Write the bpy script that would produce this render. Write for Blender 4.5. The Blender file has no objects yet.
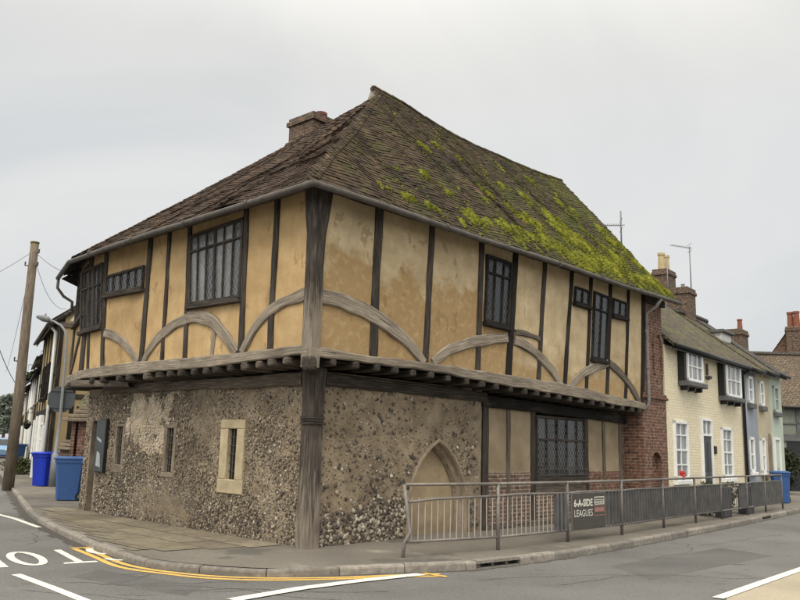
import bpy, math, random
import numpy as np
from mathutils import noise as mnoise, Vector

random.seed(7); np.random.seed(7)
S = bpy.context.scene; COL = S.collection
rad = math.radians
# ------------------------------------------------------------------ camera
FPX, CAMH, PITCH, ROLL = 800., 1.6, rad(10.4), rad(1.5)
_fw = np.array([0, math.cos(PITCH), math.sin(PITCH)]); _u0 = np.array([0, -math.sin(PITCH), math.cos(PITCH)]); _r0 = np.array([1., 0, 0])
_R = math.cos(ROLL)*_r0 + math.sin(ROLL)*_u0; _U = -math.sin(ROLL)*_r0 + math.cos(ROLL)*_u0
CAMP = np.array([0, 0, CAMH])
cam = bpy.data.cameras.new('camera'); camo = bpy.data.objects.new('camera', cam); COL.objects.link(camo)
from mathutils import Matrix
mm = Matrix.Identity(4)
for i in range(3):
    mm[i][0] = _R[i]; mm[i][1] = _U[i]; mm[i][2] = -_fw[i]; mm[i][3] = CAMP[i]
camo.matrix_world = mm
cam.sensor_fit = 'HORIZONTAL'; cam.sensor_width = 36; cam.lens = 36*FPX/800
cam.clip_start = .1; cam.clip_end = 2000
S.camera = camo
# ------------------------------------------------------------------ sky, sun, exposure
SUN_EL, SUN_AZ = rad(50), rad(195)          # azimuth measured clockwise from +Y: behind the viewer, a little to the left
SUND = Vector((math.sin(SUN_AZ)*math.cos(SUN_EL), math.cos(SUN_AZ)*math.cos(SUN_EL), math.sin(SUN_EL)))
W = bpy.data.worlds.new('World'); S.world = W; W.use_nodes = True
nt = W.node_tree; N = nt.nodes; Lk = nt.links; N.clear()
out = N.new('ShaderNodeOutputWorld'); bg = N.new('ShaderNodeBackground'); bg.inputs[1].default_value = .1
sky = N.new('ShaderNodeTexSky'); sky.sky_type = 'NISHITA'; sky.sun_disc = False; sky.sun_elevation = SUN_EL; sky.sun_rotation = SUN_AZ
tc = N.new('ShaderNodeTexCoord'); sep = N.new('ShaderNodeSeparateXYZ'); Lk.new(tc.outputs['Generated'], sep.inputs[0])
mr = N.new('ShaderNodeMapRange'); mr.interpolation_type = 'SMOOTHSTEP'
mr.inputs[1].default_value = .42; mr.inputs[2].default_value = .9; mr.inputs[3].default_value = 1.0; mr.inputs[4].default_value = 3.0
Lk.new(sep.outputs[2], mr.inputs[0])
mp = N.new('ShaderNodeMapping'); mp.inputs['Scale'].default_value = (1, 1, 1.7); Lk.new(tc.outputs['Generated'], mp.inputs[0])
nz = N.new('ShaderNodeTexNoise'); nz.inputs['Scale'].default_value = 1.5; nz.inputs['Detail'].default_value = 7; nz.inputs['Roughness'].default_value = .5
nz.inputs['Distortion'].default_value = .7
Lk.new(mp.outputs[0], nz.inputs['Vector'])
cr = N.new('ShaderNodeValToRGB'); e = cr.color_ramp.elements
e[0].position = .3; e[0].color = (.625, .655, .675, 1); e[1].position = .66; e[1].color = (.80, .805, .80, 1)
Lk.new(nz.outputs[0], cr.inputs[0])
# the cloud layer is thinner and brighter overhead and towards the veiled sun
dp = N.new('ShaderNodeVectorMath'); dp.operation = 'DOT_PRODUCT'; Lk.new(tc.outputs['Generated'], dp.inputs[0]); dp.inputs[1].default_value = SUND
mr2 = N.new('ShaderNodeMapRange'); mr2.inputs[1].default_value = .2; mr2.inputs[2].default_value = 1; mr2.inputs[3].default_value = 0; mr2.inputs[4].default_value = 1.6
Lk.new(dp.outputs['Value'], mr2.inputs[0])
ad = N.new('ShaderNodeMath'); ad.operation = 'ADD'; Lk.new(mr.outputs[0], ad.inputs[0]); Lk.new(mr2.outputs[0], ad.inputs[1])
ml = N.new('ShaderNodeMath'); ml.operation = 'MULTIPLY'; ml.inputs[1].default_value = 10.; Lk.new(ad.outputs[0], ml.inputs[0])
vm = N.new('ShaderNodeVectorMath'); vm.operation = 'SCALE'; Lk.new(cr.outputs[0], vm.inputs[0]); Lk.new(ml.outputs[0], vm.inputs['Scale'])
mx = N.new('ShaderNodeMix'); mx.data_type = 'RGBA'; mx.inputs[0].default_value = .96
wm = N.new('ShaderNodeMix'); wm.data_type = 'RGBA'; wm.blend_type = 'MULTIPLY'; wm.inputs[7].default_value = (1.05, 1.0, .91, 1)
wf = N.new('ShaderNodeMapRange'); wf.inputs[1].default_value = .35; wf.inputs[2].default_value = .7; Lk.new(sep.outputs[2], wf.inputs[0]); Lk.new(wf.outputs[0], wm.inputs[0]); Lk.new(vm.outputs[0], wm.inputs[6])
Lk.new(sky.outputs[0], mx.inputs[6]); Lk.new(wm.outputs[2], mx.inputs[7])
Lk.new(mx.outputs[2], bg.inputs[0]); Lk.new(bg.outputs[0], out.inputs[0])
sl = bpy.data.lights.new('sun', 'SUN'); sl.energy = 1.3; sl.angle = rad(22); sl.color = (1, .93, .82)
so = bpy.data.objects.new('sun', sl); COL.objects.link(so); so.rotation_euler = SUND.to_track_quat('Z', 'Y').to_euler()
so.location = (0, 0, 30)
vs = S.view_settings; vs.view_transform = 'Standard'; vs.look = 'None'; vs.gamma = 1; vs.use_curve_mapping = False; vs.exposure = 0.0

# ------------------------------------------------------------------ survey: photograph rays cut with the real planes of the place
def ray(x, y): return _R*(x-400)/FPX + _U*(300-y)/FPX + _fw
def G(x, y, z=0.):
    d = ray(x, y); return CAMP + d*(z-CAMH)/d[2]
def V(*a): return np.array(a, float)
def dirv(deg): return np.array([math.cos(rad(deg)), math.sin(rad(deg)), 0])
class Face:
    """a vertical facade plane: origin, direction along, outward normal"""
    def __init__(s, P0, d, side):
        s.P0 = np.array(P0, float); s.d = d; s.n = np.array([d[1], -d[0], 0])*side
    def __call__(s, u, z, o=0.): return s.P0 + s.d*u + s.n*o + V(0, 0, z)
    def at(s, x, y, o=0.):
        dr = ray(x, y); Q = s.P0 + s.n*o; t = ((Q-CAMP)@s.n)/(dr@s.n); P = CAMP + dr*t
        return float((P-s.P0)@s.d), float(P[2])
UC = V(-1.29, 11.5, 0); KC = V(-1.28, 12.25, 0)
RD, LD = dirv(48), dirv(135)
UR, UL = Face(UC, RD, 1), Face(UC, LD, -1)      # upper storey, right and left faces
LR, LL = Face(KC, RD, 1), Face(KC, LD, -1)      # ground storey
NIN = -UR.n
def fbm(x, y, z=0., o=4): return mnoise.fractal(Vector((x, y, z)), 1.0, 2.0, o)
def vn(x, y, z=0.): return mnoise.noise(Vector((x, y, z)))

# ------------------------------------------------------------------ mesh builder
class MB:
    def __init__(s): s.v = []; s.f = []; s.uv = []; s.t = []
    def face(s, pts, uv=None, t=.5):
        b = len(s.v); s.v.extend([tuple(p) for p in pts]); s.f.append(tuple(range(b, b+len(pts)))); s.uv.append(uv); s.t.append(t)
    def mesh(s, vs_, fs, uvs=None, t=.5):
        b = len(s.v); s.v.extend([tuple(p) for p in vs_])
        for i, f in enumerate(fs):
            s.f.append(tuple(b+k for k in f)); s.uv.append(uvs[i] if uvs else None); s.t.append(t if not hasattr(t, '__len__') else t[i])
    def box(s, c, ax, ay, az, t=.5):
        """c centre, ax/ay/az half-extent vectors"""
        c = np.array(c, float); ax = np.array(ax, float); ay = np.array(ay, float); az = np.array(az, float)
        p = [c+i*ax+j*ay+k*az for k in (-1, 1) for j in (-1, 1) for i in (-1, 1)]
        s.mesh(p, [(0, 2, 3, 1), (4, 5, 7, 6), (0, 1, 5, 4), (1, 3, 7, 5), (3, 2, 6, 7), (2, 0, 4, 6)], None, t)
    def fbox(s, F, u0, u1, z0, z1, o0, o1, t=.5):
        s.box(F((u0+u1)/2, (z0+z1)/2, (o0+o1)/2), F.d*(u1-u0)/2, F.n*(o1-o0)/2, V(0, 0, (z1-z0)/2), t)
    def cham(s, F, u0, u1, z0, z1, o0, o1, c=.01, t=.5):
        """box on a facade with a chamfered front"""
        c = min(c, (u1-u0)*.4, abs(z1-z0)*.4)
        a = [F(u0, z0, o0), F(u1, z0, o0), F(u1, z1, o0), F(u0, z1, o0)]
        b = [F(u0, z0, o1-c), F(u1, z0, o1-c), F(u1, z1, o1-c), F(u0, z1, o1-c)]
        d = [F(u0+c, z0+c, o1), F(u1-c, z0+c, o1), F(u1-c, z1-c, o1), F(u0+c, z1-c, o1)]
        fs = [(8, 9, 10, 11)]
        for k in range(4):
            m = (k+1) % 4; fs += [(k, m, 4+m, 4+k), (4+k, 4+m, 8+m, 8+k)]
        s.mesh(a+b+d, fs, None, t)
    def tube(s, path, r, n=8, cap=True, t=.5):
        P = [np.array(p, float) for p in path]; rs = r if hasattr(r, '__len__') else [r]*len(P); rings = []; prev = None; L = 0; ls = []
        for i, p in enumerate(P):
            d = (P[min(i+1, len(P)-1)]-P[max(i-1, 0)]); d = d/(np.linalg.norm(d)+1e-9)
            a = np.array([0, 0, 1.]) if abs(d[2]) < .9 else np.array([1., 0, 0])
            if prev is not None: a = prev
            x = a-d*(a@d); x /= np.linalg.norm(x)+1e-9; prev = x; y = np.cross(d, x)
            rings.append([p+(x*math.cos(2*math.pi*k/n)+y*math.sin(2*math.pi*k/n))*rs[i] for k in range(n)])
            if i: L += np.linalg.norm(P[i]-P[i-1])
            ls.append(L)
        vs_ = [q for ring in rings for q in ring]; fs = []; uvs = []; R0 = max(rs)
        for i in range(len(P)-1):
            for k in range(n):
                m = (k+1) % n; fs.append((i*n+k, i*n+m, (i+1)*n+m, (i+1)*n+k))
                w = 2*math.pi*R0/n; uvs.append([(ls[i], k*w), (ls[i], (k+1)*w), (ls[i+1], (k+1)*w), (ls[i+1], k*w)])
        if cap:
            fs += [tuple(range(n))[::-1], tuple((len(P)-1)*n+k for k in range(n))]
            cu = [(R0*math.cos(2*math.pi*k/n), R0*math.sin(2*math.pi*k/n)) for k in range(n)]; uvs += [cu, cu]
        s.mesh(vs_, fs, uvs, t)
    def build(s, name, mat, parent=None, smooth=False, origin=None):
        v = np.array(s.v, dtype=np.float64)
        if parent is not None:
            top = parent
            while top.parent: top = top.parent
            org = np.array(top.location)
        else:
            org = np.array(origin, float) if origin is not None else V((v[:, 0].min()+v[:, 0].max())/2, (v[:, 1].min()+v[:, 1].max())/2, v[:, 2].min())
        v = v-org
        me = bpy.data.meshes.new(name); me.from_pydata(v.tolist(), [], s.f); 
        uvl = me.uv_layers.new(name='UVMap'); arr = np.zeros((len(me.loops), 2)); li = 0; vv = v+org
        for f, uv in zip(s.f, s.uv):
            n_ = len(f)
            if uv is None:
                p = vv[list(f)]; nn = np.cross(p[1]-p[0], p[2]-p[0])
                if n_ > 3 and np.linalg.norm(nn) < 1e-9: nn = np.cross(p[2]-p[0], p[3]-p[0])
                nn = nn/(np.linalg.norm(nn)+1e-12)
                if abs(nn[2]) > .85: arr[li:li+n_] = p[:, :2]
                else:
                    if nn[0]*.55-nn[1] < 0: nn = -nn
                    h = math.hypot(nn[0], nn[1]); tx, ty = -nn[1]/h, nn[0]/h
                    arr[li:li+n_, 0] = p[:, 0]*tx+p[:, 1]*ty; arr[li:li+n_, 1] = p[:, 2]/max(h, .2)
            else: arr[li:li+n_] = uv
            li += n_
        uvl.data.foreach_set('uv', arr.ravel())
        at = me.attributes.new('tint', 'FLOAT', 'FACE'); at.data.foreach_set('value', np.array(s.t, dtype=np.float32))
        if smooth: me.shade_smooth()
        me.materials.append(mat); me.update()
        o = bpy.data.objects.new(name, me); COL.objects.link(o)
        if parent is not None: o.parent = parent
        else: o.location = org
        return o
def tag(o, label=None, cat=None, group=None, kind=None):
    if label: o['label'] = label
    if cat: o['category'] = cat
    if group: o['group'] = group
    if kind: o['kind'] = kind
    return o
def empty(name, loc, label, cat, group=None):
    o = bpy.data.objects.new(name, None); COL.objects.link(o); o.location = tuple(loc); o.empty_display_size = .2
    return tag(o, label, cat, group)
def copy_tree(o, parent=None):
    c = o.copy(); COL.objects.link(c)
    if parent is not None: c.parent = parent
    for ch in list(o.children): copy_tree(ch, c)
    return c

# ------------------------------------------------------------------ materials
def mat(name, ramp, scale=4., detail=6, stretch=(1, 1, 1), coord='UV', rough=.8, bump=.3, bscale=None, bdist=.01, tint=None, spec=.3, metal=0., fine=None, tintamt=1., bstretch=None, nrough=.6, extra=None, wide=None):
    """noise-ramp material. ramp [(pos,col)], tint: ramp of per-face values multiplied in, wide: slow large-scale variation"""
    m = bpy.data.materials.new(name); m.use_nodes = True; t = m.node_tree; n = t.nodes; l = t.links
    b = n['Principled BSDF']; b.inputs['Roughness'].default_value = rough; b.inputs['Specular IOR Level'].default_value = spec; b.inputs['Metallic'].default_value = metal
    c = n.new('ShaderNodeTexCoord'); mpn = n.new('ShaderNodeMapping'); mpn.inputs['Scale'].default_value = stretch
    l.new(c.outputs[coord], mpn.inputs[0])
    z = n.new('ShaderNodeTexNoise'); z.inputs['Scale'].default_value = scale; z.inputs['Detail'].default_value = detail; z.inputs['Roughness'].default_value = nrough
    l.new(mpn.outputs[0], z.inputs['Vector'])
    r = n.new('ShaderNodeValToRGB'); el = r.color_ramp.elements
    while len(el) < len(ramp): el.new(.5)
    for q, (p_, c_) in zip(el, ramp): q.position = p_; q.color = (*c_, 1)
    l.new(z.outputs[0], r.inputs[0]); col = r.outputs[0]
    if wide:
        ws, lo, hi = wide
        z3 = n.new('ShaderNodeTexNoise'); z3.inputs['Scale'].default_value = ws; z3.inputs['Detail'].default_value = 4
        l.new(c.outputs[coord], z3.inputs['Vector'])
        k = n.new('ShaderNodeMapRange'); k.inputs[1].default_value = .3; k.inputs[2].default_value = .7; k.inputs[3].default_value = lo; k.inputs[4].default_value = hi
        l.new(z3.outputs[0], k.inputs[0])
        v2 = n.new('ShaderNodeVectorMath'); v2.operation = 'SCALE'; l.new(col, v2.inputs[0]); l.new(k.outputs[0], v2.inputs['Scale']); col = v2.outputs[0]
    if tint:
        a = n.new('ShaderNodeAttribute'); a.attribute_name = 'tint'
        r2 = n.new('ShaderNodeValToRGB'); el = r2.color_ramp.elements
        while len(el) < len(tint): el.new(.5)
        for q, (p_, c_) in zip(el, tint): q.position = p_; q.color = (*c_, 1)
        l.new(a.outputs['Fac'], r2.inputs[0])
        x = n.new('ShaderNodeMix'); x.data_type = 'RGBA'; x.blend_type = 'MULTIPLY'; x.inputs[0].default_value = tintamt
        l.new(col, x.inputs[6]); l.new(r2.outputs[0], x.inputs[7]); col = x.outputs[2]
    if extra: col = extra(n, l, c, col)
    l.new(col, b.inputs['Base Color'])
    if bump:
        z2 = n.new('ShaderNodeTexNoise'); z2.inputs['Scale'].default_value = bscale or scale*4; z2.inputs['Detail'].default_value = 5; z2.inputs['Roughness'].default_value = .65
        if bstretch:
            m2 = n.new('ShaderNodeMapping'); m2.inputs['Scale'].default_value = bstretch; l.new(c.outputs[coord], m2.inputs[0]); l.new(m2.outputs[0], z2.inputs['Vector'])
        else: l.new(mpn.outputs[0], z2.inputs['Vector'])
        bm_ = n.new('ShaderNodeBump'); bm_.inputs['Strength'].default_value = bump; bm_.inputs['Distance'].default_value = bdist
        l.new(z2.outputs[0], bm_.inputs['Height']); l.new(bm_.outputs[0], b.inputs['Normal'])
    return m
def overlay(color, scale, lo, hi, stretch=(1, 1, 1), coord='UV', amt=1., detail=5, grad=None):
    """stain of its own shape: a second noise mask that mixes another colour in; grad=(axis,at0,at1) adds a slope to the mask"""
    def f(n, l, c, col):
        mpn = n.new('ShaderNodeMapping'); mpn.inputs['Scale'].default_value = stretch; l.new(c.outputs[coord], mpn.inputs[0])
        z = n.new('ShaderNodeTexNoise'); z.inputs['Scale'].default_value = scale; z.inputs['Detail'].default_value = detail; z.inputs['Roughness'].default_value = .6
        l.new(mpn.outputs[0], z.inputs['Vector']); fac = z.outputs[0]
        if grad:
            s_ = n.new('ShaderNodeSeparateXYZ'); l.new(c.outputs[coord], s_.inputs[0])
            g = n.new('ShaderNodeMapRange'); g.clamp = True; g.inputs[1].default_value = grad[1]; g.inputs[2].default_value = grad[2]; g.inputs[3].default_value = grad[3]; g.inputs[4].default_value = grad[4]
            l.new(s_.outputs[grad[0]], g.inputs[0])
            a = n.new('ShaderNodeMath'); a.operation = 'ADD'; l.new(fac, a.inputs[0]); l.new(g.outputs[0], a.inputs[1]); fac = a.outputs[0]
        k = n.new('ShaderNodeMapRange'); k.interpolation_type = 'SMOOTHSTEP'; k.inputs[1].default_value = lo; k.inputs[2].default_value = hi; k.inputs[3].default_value = 0; k.inputs[4].default_value = amt
        l.new(fac, k.inputs[0])
        x = n.new('ShaderNodeMix'); x.data_type = 'RGBA'; l.new(k.outputs[0], x.inputs[0]); l.new(col, x.inputs[6]); x.inputs[7].default_value = (*color, 1)
        return x.outputs[2]
    return f
def chain(*fs):
    def f(n, l, c, col):
        for g in fs: col = g(n, l, c, col)
        return col
    return f
def brickmat(name, c1, c2, mortar, w=.225, h=.075, ms=.012, rough=.85, bump=.5, var=.5, stain=None, scale=1.):
    m = bpy.data.materials.new(name); m.use_nodes = True; t = m.node_tree; n = t.nodes; l = t.links
    b = n['Principled BSDF']; b.inputs['Roughness'].default_value = rough; b.inputs['Specular IOR Level'].default_value = .25
    c = n.new('ShaderNodeTexCoord'); nz_ = n.new('ShaderNodeTexNoise'); nz_.inputs['Scale'].default_value = 5; nz_.inputs['Detail'].default_value = 3; l.new(c.outputs['UV'], nz_.inputs['Vector'])
    dv = n.new('ShaderNodeVectorMath'); dv.operation = 'SCALE'; dv.inputs['Scale'].default_value = .012; l.new(nz_.outputs['Color'], dv.inputs[0])
    av = n.new('ShaderNodeVectorMath'); av.operation = 'ADD'; l.new(c.outputs['UV'], av.inputs[0]); l.new(dv.outputs[0], av.inputs[1])
    k = n.new('ShaderNodeTexBrick'); l.new(av.outputs[0], k.inputs['Vector']); k.inputs['Scale'].default_value = scale
    k.inputs['Color1'].default_value = (*c1, 1); k.inputs['Color2'].default_value = (*c2, 1); k.inputs['Mortar'].default_value = (*mortar, 1)
    k.inputs['Brick Width'].default_value = w; k.inputs['Row Height'].default_value = h; k.inputs['Mortar Size'].default_value = ms; k.inputs['Mortar Smooth'].default_value = .3; k.inputs['Bias'].default_value = 0
    z = n.new('ShaderNodeTexNoise'); z.inputs['Scale'].default_value = 9; z.inputs['Detail'].default_value = 6; l.new(c.outputs['UV'], z.inputs['Vector'])
    mr_ = n.new('ShaderNodeMapRange'); mr_.inputs[1].default_value = .3; mr_.inputs[2].default_value = .7; mr_.inputs[3].default_value = 1-var; mr_.inputs[4].default_value = 1+var; l.new(z.outputs[0], mr_.inputs[0])
    v2 = n.new('ShaderNodeVectorMath'); v2.operation = 'SCALE'; l.new(k.outputs['Color'], v2.inputs[0]); l.new(mr_.outputs[0], v2.inputs['Scale']); col = v2.outputs[0]
    if stain: col = stain(n, l, c, col)
    l.new(col, b.inputs['Base Color'])
    bm_ = n.new('ShaderNodeBump'); bm_.inputs['Strength'].default_value = bump; bm_.inputs['Distance'].default_value = .012; bm_.invert = True
    l.new(k.outputs['Fac'], bm_.inputs['Height'])
    b2 = n.new('ShaderNodeBump'); b2.inputs['Strength'].default_value = .4; b2.inputs['Distance'].default_value = .01; z4 = n.new('ShaderNodeTexNoise'); z4.inputs['Scale'].default_value = 40; z4.inputs['Detail'].default_value = 4; l.new(c.outputs['UV'], z4.inputs['Vector'])
    l.new(z4.outputs[0], b2.inputs['Height']); l.new(bm_.outputs[0], b2.inputs['Normal']); l.new(b2.outputs[0], b.inputs['Normal'])
    return m
def plain(name, c, rough=.5, spec=.4, metal=0., var=.12, scale=6, bump=.1):
    lo = tuple(x*(1-var) for x in c); hi = tuple(min(1, x*(1+var)) for x in c)
    return mat(name, [(.3, lo), (.7, hi)], scale, 5, coord='Object', rough=rough, spec=spec, metal=metal, bump=bump, bscale=scale*6, bdist=.003)

M = {}
M['plaster_left'] = mat('ochre_plaster', [(.25, (.36, .235, .108)), (.5, (.45, .305, .147)), (.75, (.53, .375, .195))], 2.6, 10, rough=.92, bump=.7, bscale=14, bdist=.008, wide=(.9, .80, 1.12), tint=[(0, (.84, .83, .80)), (.5, (1, 1, 1)), (1, (1.08, 1.09, 1.10))], 
    extra=chain(overlay((.56, .42, .235), 7, .56, .80, amt=.4, detail=10), overlay((.36, .225, .09), 1.4, .50, .78, stretch=(2.2, .6, 1), amt=.5, detail=8), overlay((.30, .20, .10), 1.5, .60, .74, stretch=(7, .5, 1), amt=.4, detail=6), overlay((.22, .14, .06), 1.7, .628, .636, stretch=(1.6, 1, 1), amt=.5, detail=3)))
M['plaster_right'] = mat('stained_ochre_plaster', [(.25, (.355, .27, .16)), (.5, (.46, .36, .22)), (.75, (.555, .45, .29))], 2.8, 10, rough=.92, bump=.8, bscale=14, bdist=.009, wide=(1.1, .82, 1.1), tint=[(0, (.84, .83, .80)), (.5, (1, 1, 1)), (1, (1.08, 1.09, 1.10))], 
    extra=chain(overlay((.27, .168, .068), 1.3, .52, .64, grad=(1, 3.6, 5.5, .32, -.22), amt=.82, detail=10),
                overlay((.42, .305, .155), 8, .47, .70, amt=.65, detail=10), overlay((.30, .18, .07), 1.6, .60, .8, stretch=(3, .6, 1), amt=.45), overlay((.33, .21, .10), 13, .56, .72, amt=.45, detail=9), overlay((.28, .19, .10), 1.5, .58, .74, stretch=(7, .5, 1), amt=.45, detail=6), overlay((.20, .13, .06), 1.7, .628, .636, stretch=(1.6, 1, 1), amt=.5, detail=3)))
M['plaster_right2'] = mat('pale_ochre_plaster', [(.25, (.355, .27, .16)), (.5, (.46, .36, .22)), (.75, (.555, .45, .29))], 2.8, 10, rough=.92, bump=.8, bscale=14, bdist=.009, wide=(1.1, .82, 1.1), tint=[(0, (.84, .83, .80)), (.5, (1, 1, 1)), (1, (1.08, 1.09, 1.10))], 
    extra=chain(overlay((.28, .175, .072), 2.2, .56, .76, grad=(1, 3.0, 4.4, .28, -.16), amt=.75, detail=10), overlay((.42, .305, .155), 8, .47, .70, amt=.65, detail=10), overlay((.30, .19, .08), 1.6, .56, .76, stretch=(5, .5, 1), amt=.5, detail=7), overlay((.33, .21, .10), 13, .56, .72, amt=.45, detail=9)))
M['plaster_low'] = mat('jetty_shaded_plaster', [(.25, (.20, .15, .092)), (.5, (.265, .205, .132)), (.75, (.335, .268, .178))], 2., 8, rough=.92, bump=.4, bscale=20, bdist=.006, wide=(.9, .85, 1.1),
    extra=overlay((.24, .17, .10), 1.2, .55, .8, stretch=(2, .6, 1), amt=.5))  # base colour darkened to hold the shade under the jetty
def wood(name, a, b_, c_, rough=.85, pale_below=None):
    return mat(name, [(.28, a), (.5, b_), (.74, c_)], 1., 7, stretch=(2.2, 34, 1), rough=rough, bump=.9, bscale=1., bdist=.016, bstretch=(3.5, 60, 1), wide=(1.1, .72, 1.28), nrough=.7, spec=.2,
        extra=chain(overlay((.10, .082, .066), .8, .52, .70, stretch=(1.2, 3, 1), amt=.45, detail=6), overlay((.012, .010, .009), 1., .62, .67, stretch=(.9, 24, 1), amt=.95, detail=4), *([overlay((.27, .225, .175), 1., .40, .80, stretch=(2., 30, 1), grad=(0, pale_below[1], pale_below[0], .22, -.25), amt=.85, detail=7)] if pale_below else [])))
M['dark'] = wood('dark_weathered_oak', (.014, .011, .009), (.042, .034, .027), (.135, .112, .092))
M['mid'] = wood('grey_weathered_oak', (.035, .028, .022), (.105, .085, .066), (.27, .225, .18))
M['pale'] = wood('pale_weathered_oak', (.085, .067, .050), (.235, .195, .148), (.43, .37, .295))
M['black_wood'] = wood('black_tarred_timber', (.006, .0055, .005), (.017, .014, .012), (.045, .037, .031))
M['soffit'] = wood('soffit_boards', (.005, .0045, .004), (.013, .011, .009), (.028, .024, .02))  # near-black boards, painting in the dark under jetty and eaves
M['mortar'] = mat('flint_wall_mortar', [(.25, (.155, .117, .078)), (.5, (.26, .20, .132)), (.75, (.36, .29, .20))], 3, 9, rough=.95, bump=1.0, bscale=24, bdist=.03, wide=(.8, .74, 1.2),
    tint=[(0, (.50, .52, .54)), (.5, (1, 1, 1)), (1, (2.1, 2.15, 2.2))])
M['flint'] = mat('flint_stones', [(.3, (.75, .75, .75)), (.7, (1.0, 1.0, 1.0))], 26, 4, coord='Object', rough=.55, spec=.4, bump=.4, bscale=60, bdist=.006,
    tint=[(0, (.045, .036, .029)), (.22, (.10, .078, .058)), (.42, (.20, .162, .120)), (.62, (.285, .235, .17)), (.8, (.38, .32, .24)), (1, (.55, .50, .42))])
M['stone'] = mat('cream_dressed_stone', [(.25, (.32, .255, .155)), (.5, (.43, .35, .22)), (.75, (.52, .44, .29))], 4, 8, rough=.9, bump=.5, bscale=25, bdist=.01, wide=(1.5, .75, 1.15))
M['stone_dark'] = mat('brown_weathered_stone', [(.25, (.125, .098, .070)), (.5, (.20, .16, .115)), (.75, (.29, .235, .17))], 4, 8, rough=.92, bump=.6, bscale=25, bdist=.012, wide=(1.5, .7, 1.15))
M['infill'] = mat('arch_infill_render', [(.25, (.25, .185, .11)), (.5, (.325, .245, .148)), (.75, (.40, .31, .19))], 3, 8, rough=.92, bump=.5, bscale=24, bdist=.01, wide=(1.4, .75, 1.1),
    extra=overlay((.2, .15, .1), 1.4, .5, .75, grad=(1, .1, .9, .25, -.2), amt=.7))
RTINT = [(0, (.38, .36, .34)), (.3, (.75, .70, .66)), (.6, (1.0, .92, .85)), (.85, (1.35, 1.22, 1.05)), (1, (1.9, 1.8, 1.55))]
M['tile_right'] = mat('mossy_clay_tiles', [(.25, (.034, .026, .018)), (.5, (.066, .050, .034)), (.75, (.118, .090, .060))], 2.5, 8, coord='Object', rough=.95, bump=.8, bscale=40, bdist=.012, spec=.15, tint=RTINT,
    extra=chain(overlay((.050, .052, .017), 1.5, .42, .68, coord='Object', amt=.85, detail=10, grad=(0, .0, 6., -.10, .08)), overlay((.013, .012, .010), 1.1, .52, .72, coord='Object', amt=.85, detail=9), overlay((.085, .092, .018), 1.7, .50, .72, coord='Object', amt=.65, detail=11, grad=(0, 0., 7., -.12, .09)), overlay((.13, .135, .028), 6, .58, .74, coord='Object', amt=.6, detail=8)))
M['tile_left'] = mat('red_brown_clay_tiles', [(.25, (.032, .024, .018)), (.5, (.064, .045, .034)), (.75, (.115, .079, .057))], 3, 8, coord='Object', rough=.95, bump=.8, bscale=40, bdist=.012, spec=.15, tint=RTINT,
    extra=chain(overlay((.17, .135, .085), 9, .60, .72, coord='Object', amt=.7, detail=6), overlay((.025, .020, .016), 1.2, .52, .76, coord='Object', amt=.75, detail=7)))
M['moss'] = mat('green_moss', [(.25, (.032, .033, .010)), (.46, (.105, .110, .018)), (.64, (.185, .192, .030)), (.8, (.29, .295, .055))], 3.2, 8, coord='Object', rough=1, bump=.9, bscale=70, bdist=.03, spec=.05, tint=[(0, (.45, .5, .5)), (.5, (1, 1, 1)), (1, (1.35, 1.25, .9))])
M['lead'] = plain('lead_cames', (.20, .20, .20), .6, .4, 0, .25, 20)
M['lead_dark'] = plain('dark_lead_cames', (.085, .085, .086), .6, .4, 0, .25, 20)
def glassm(name, c, rough=.06, spec=.5):
    return mat(name, [(.3, c), (.7, tuple(x*1.8 for x in c))], 3, 3, coord='Object', rough=rough, spec=spec, bump=.35, bscale=11, bdist=.012, tint=[(0, (.5, .5, .5)), (.6, (1.2, 1.2, 1.2)), (1, (3.2, 3.2, 3.1))])
M['glass'] = glassm('dark_window_glass', (.012, .013, .015))
M['glass_pale'] = glassm('painted_sky_sheen_glass', (.055, .055, .055), .12, .8)  # pale base colour carries the reflection of the sky
M['glass_net'] = mat('curtained_window_glass', [(.35, (.10, .105, .11)), (.65, (.30, .31, .32))], 1.2, 3, stretch=(3, .7, 1), rough=.12, spec=.5, bump=.15, bscale=6, bdist=.01)
M['gutter'] = mat('old_cast_iron_gutter', [(.3, (.048, .041, .034)), (.7, (.098, .085, .072))], 6, 6, coord='Object', rough=.6, bump=.3, bscale=30, bdist=.004)
M['red_brick'] = brickmat('old_red_brick', (.165, .078, .052), (.105, .052, .038), (.20, .155, .115), ms=.010, var=.55, stain=chain(overlay((.05, .035, .03), 3, .56, .76, amt=.65, detail=7), overlay((.34, .25, .19), 8, .62, .74, amt=.6, detail=8)))
M['nogging'] = brickmat('weathered_shaded_nogging', (.145, .078, .055), (.092, .066, .052), (.24, .195, .145), ms=.014, var=.5, stain=overlay((.20, .16, .12), 3, .52, .8, amt=.6))  # weathered brick, darkened further for the shade beneath the jetty
M['dull_brick'] = brickmat('sooty_brick', (.12, .068, .046), (.075, .05, .038), (.15, .12, .09), var=.6, stain=overlay((.10, .105, .04), 3, .55, .75, amt=.6))
M['cream_brick'] = brickmat('cream_painted_brick', (.68, .605, .44), (.66, .58, .42), (.61, .535, .385), var=.10, bump=.45, stain=overlay((.5, .40, .23), 2, .58, .85, stretch=(2, .6, 1), amt=.4))
for nm, c in dict(blue_render=(.25, .27, .305), beige_render=(.43, .37, .26), mint_render=(.42, .475, .40), ochre_render=(.32, .235, .12), white_render=(.62, .58, .48), stone_render=(.27, .215, .145), buff_render=(.34, .26, .155)).items():
    M[nm] = mat(nm, [(.3, tuple(x*.88 for x in c)), (.7, tuple(x*1.1 for x in c))], 1.6, 7, rough=.9, bump=.25, bscale=25, bdist=.004, wide=(.6, .88, 1.08), extra=overlay(tuple(x*.5 for x in c), 1.3, .60, .85, stretch=(3, .5, 1), amt=.45))
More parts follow.
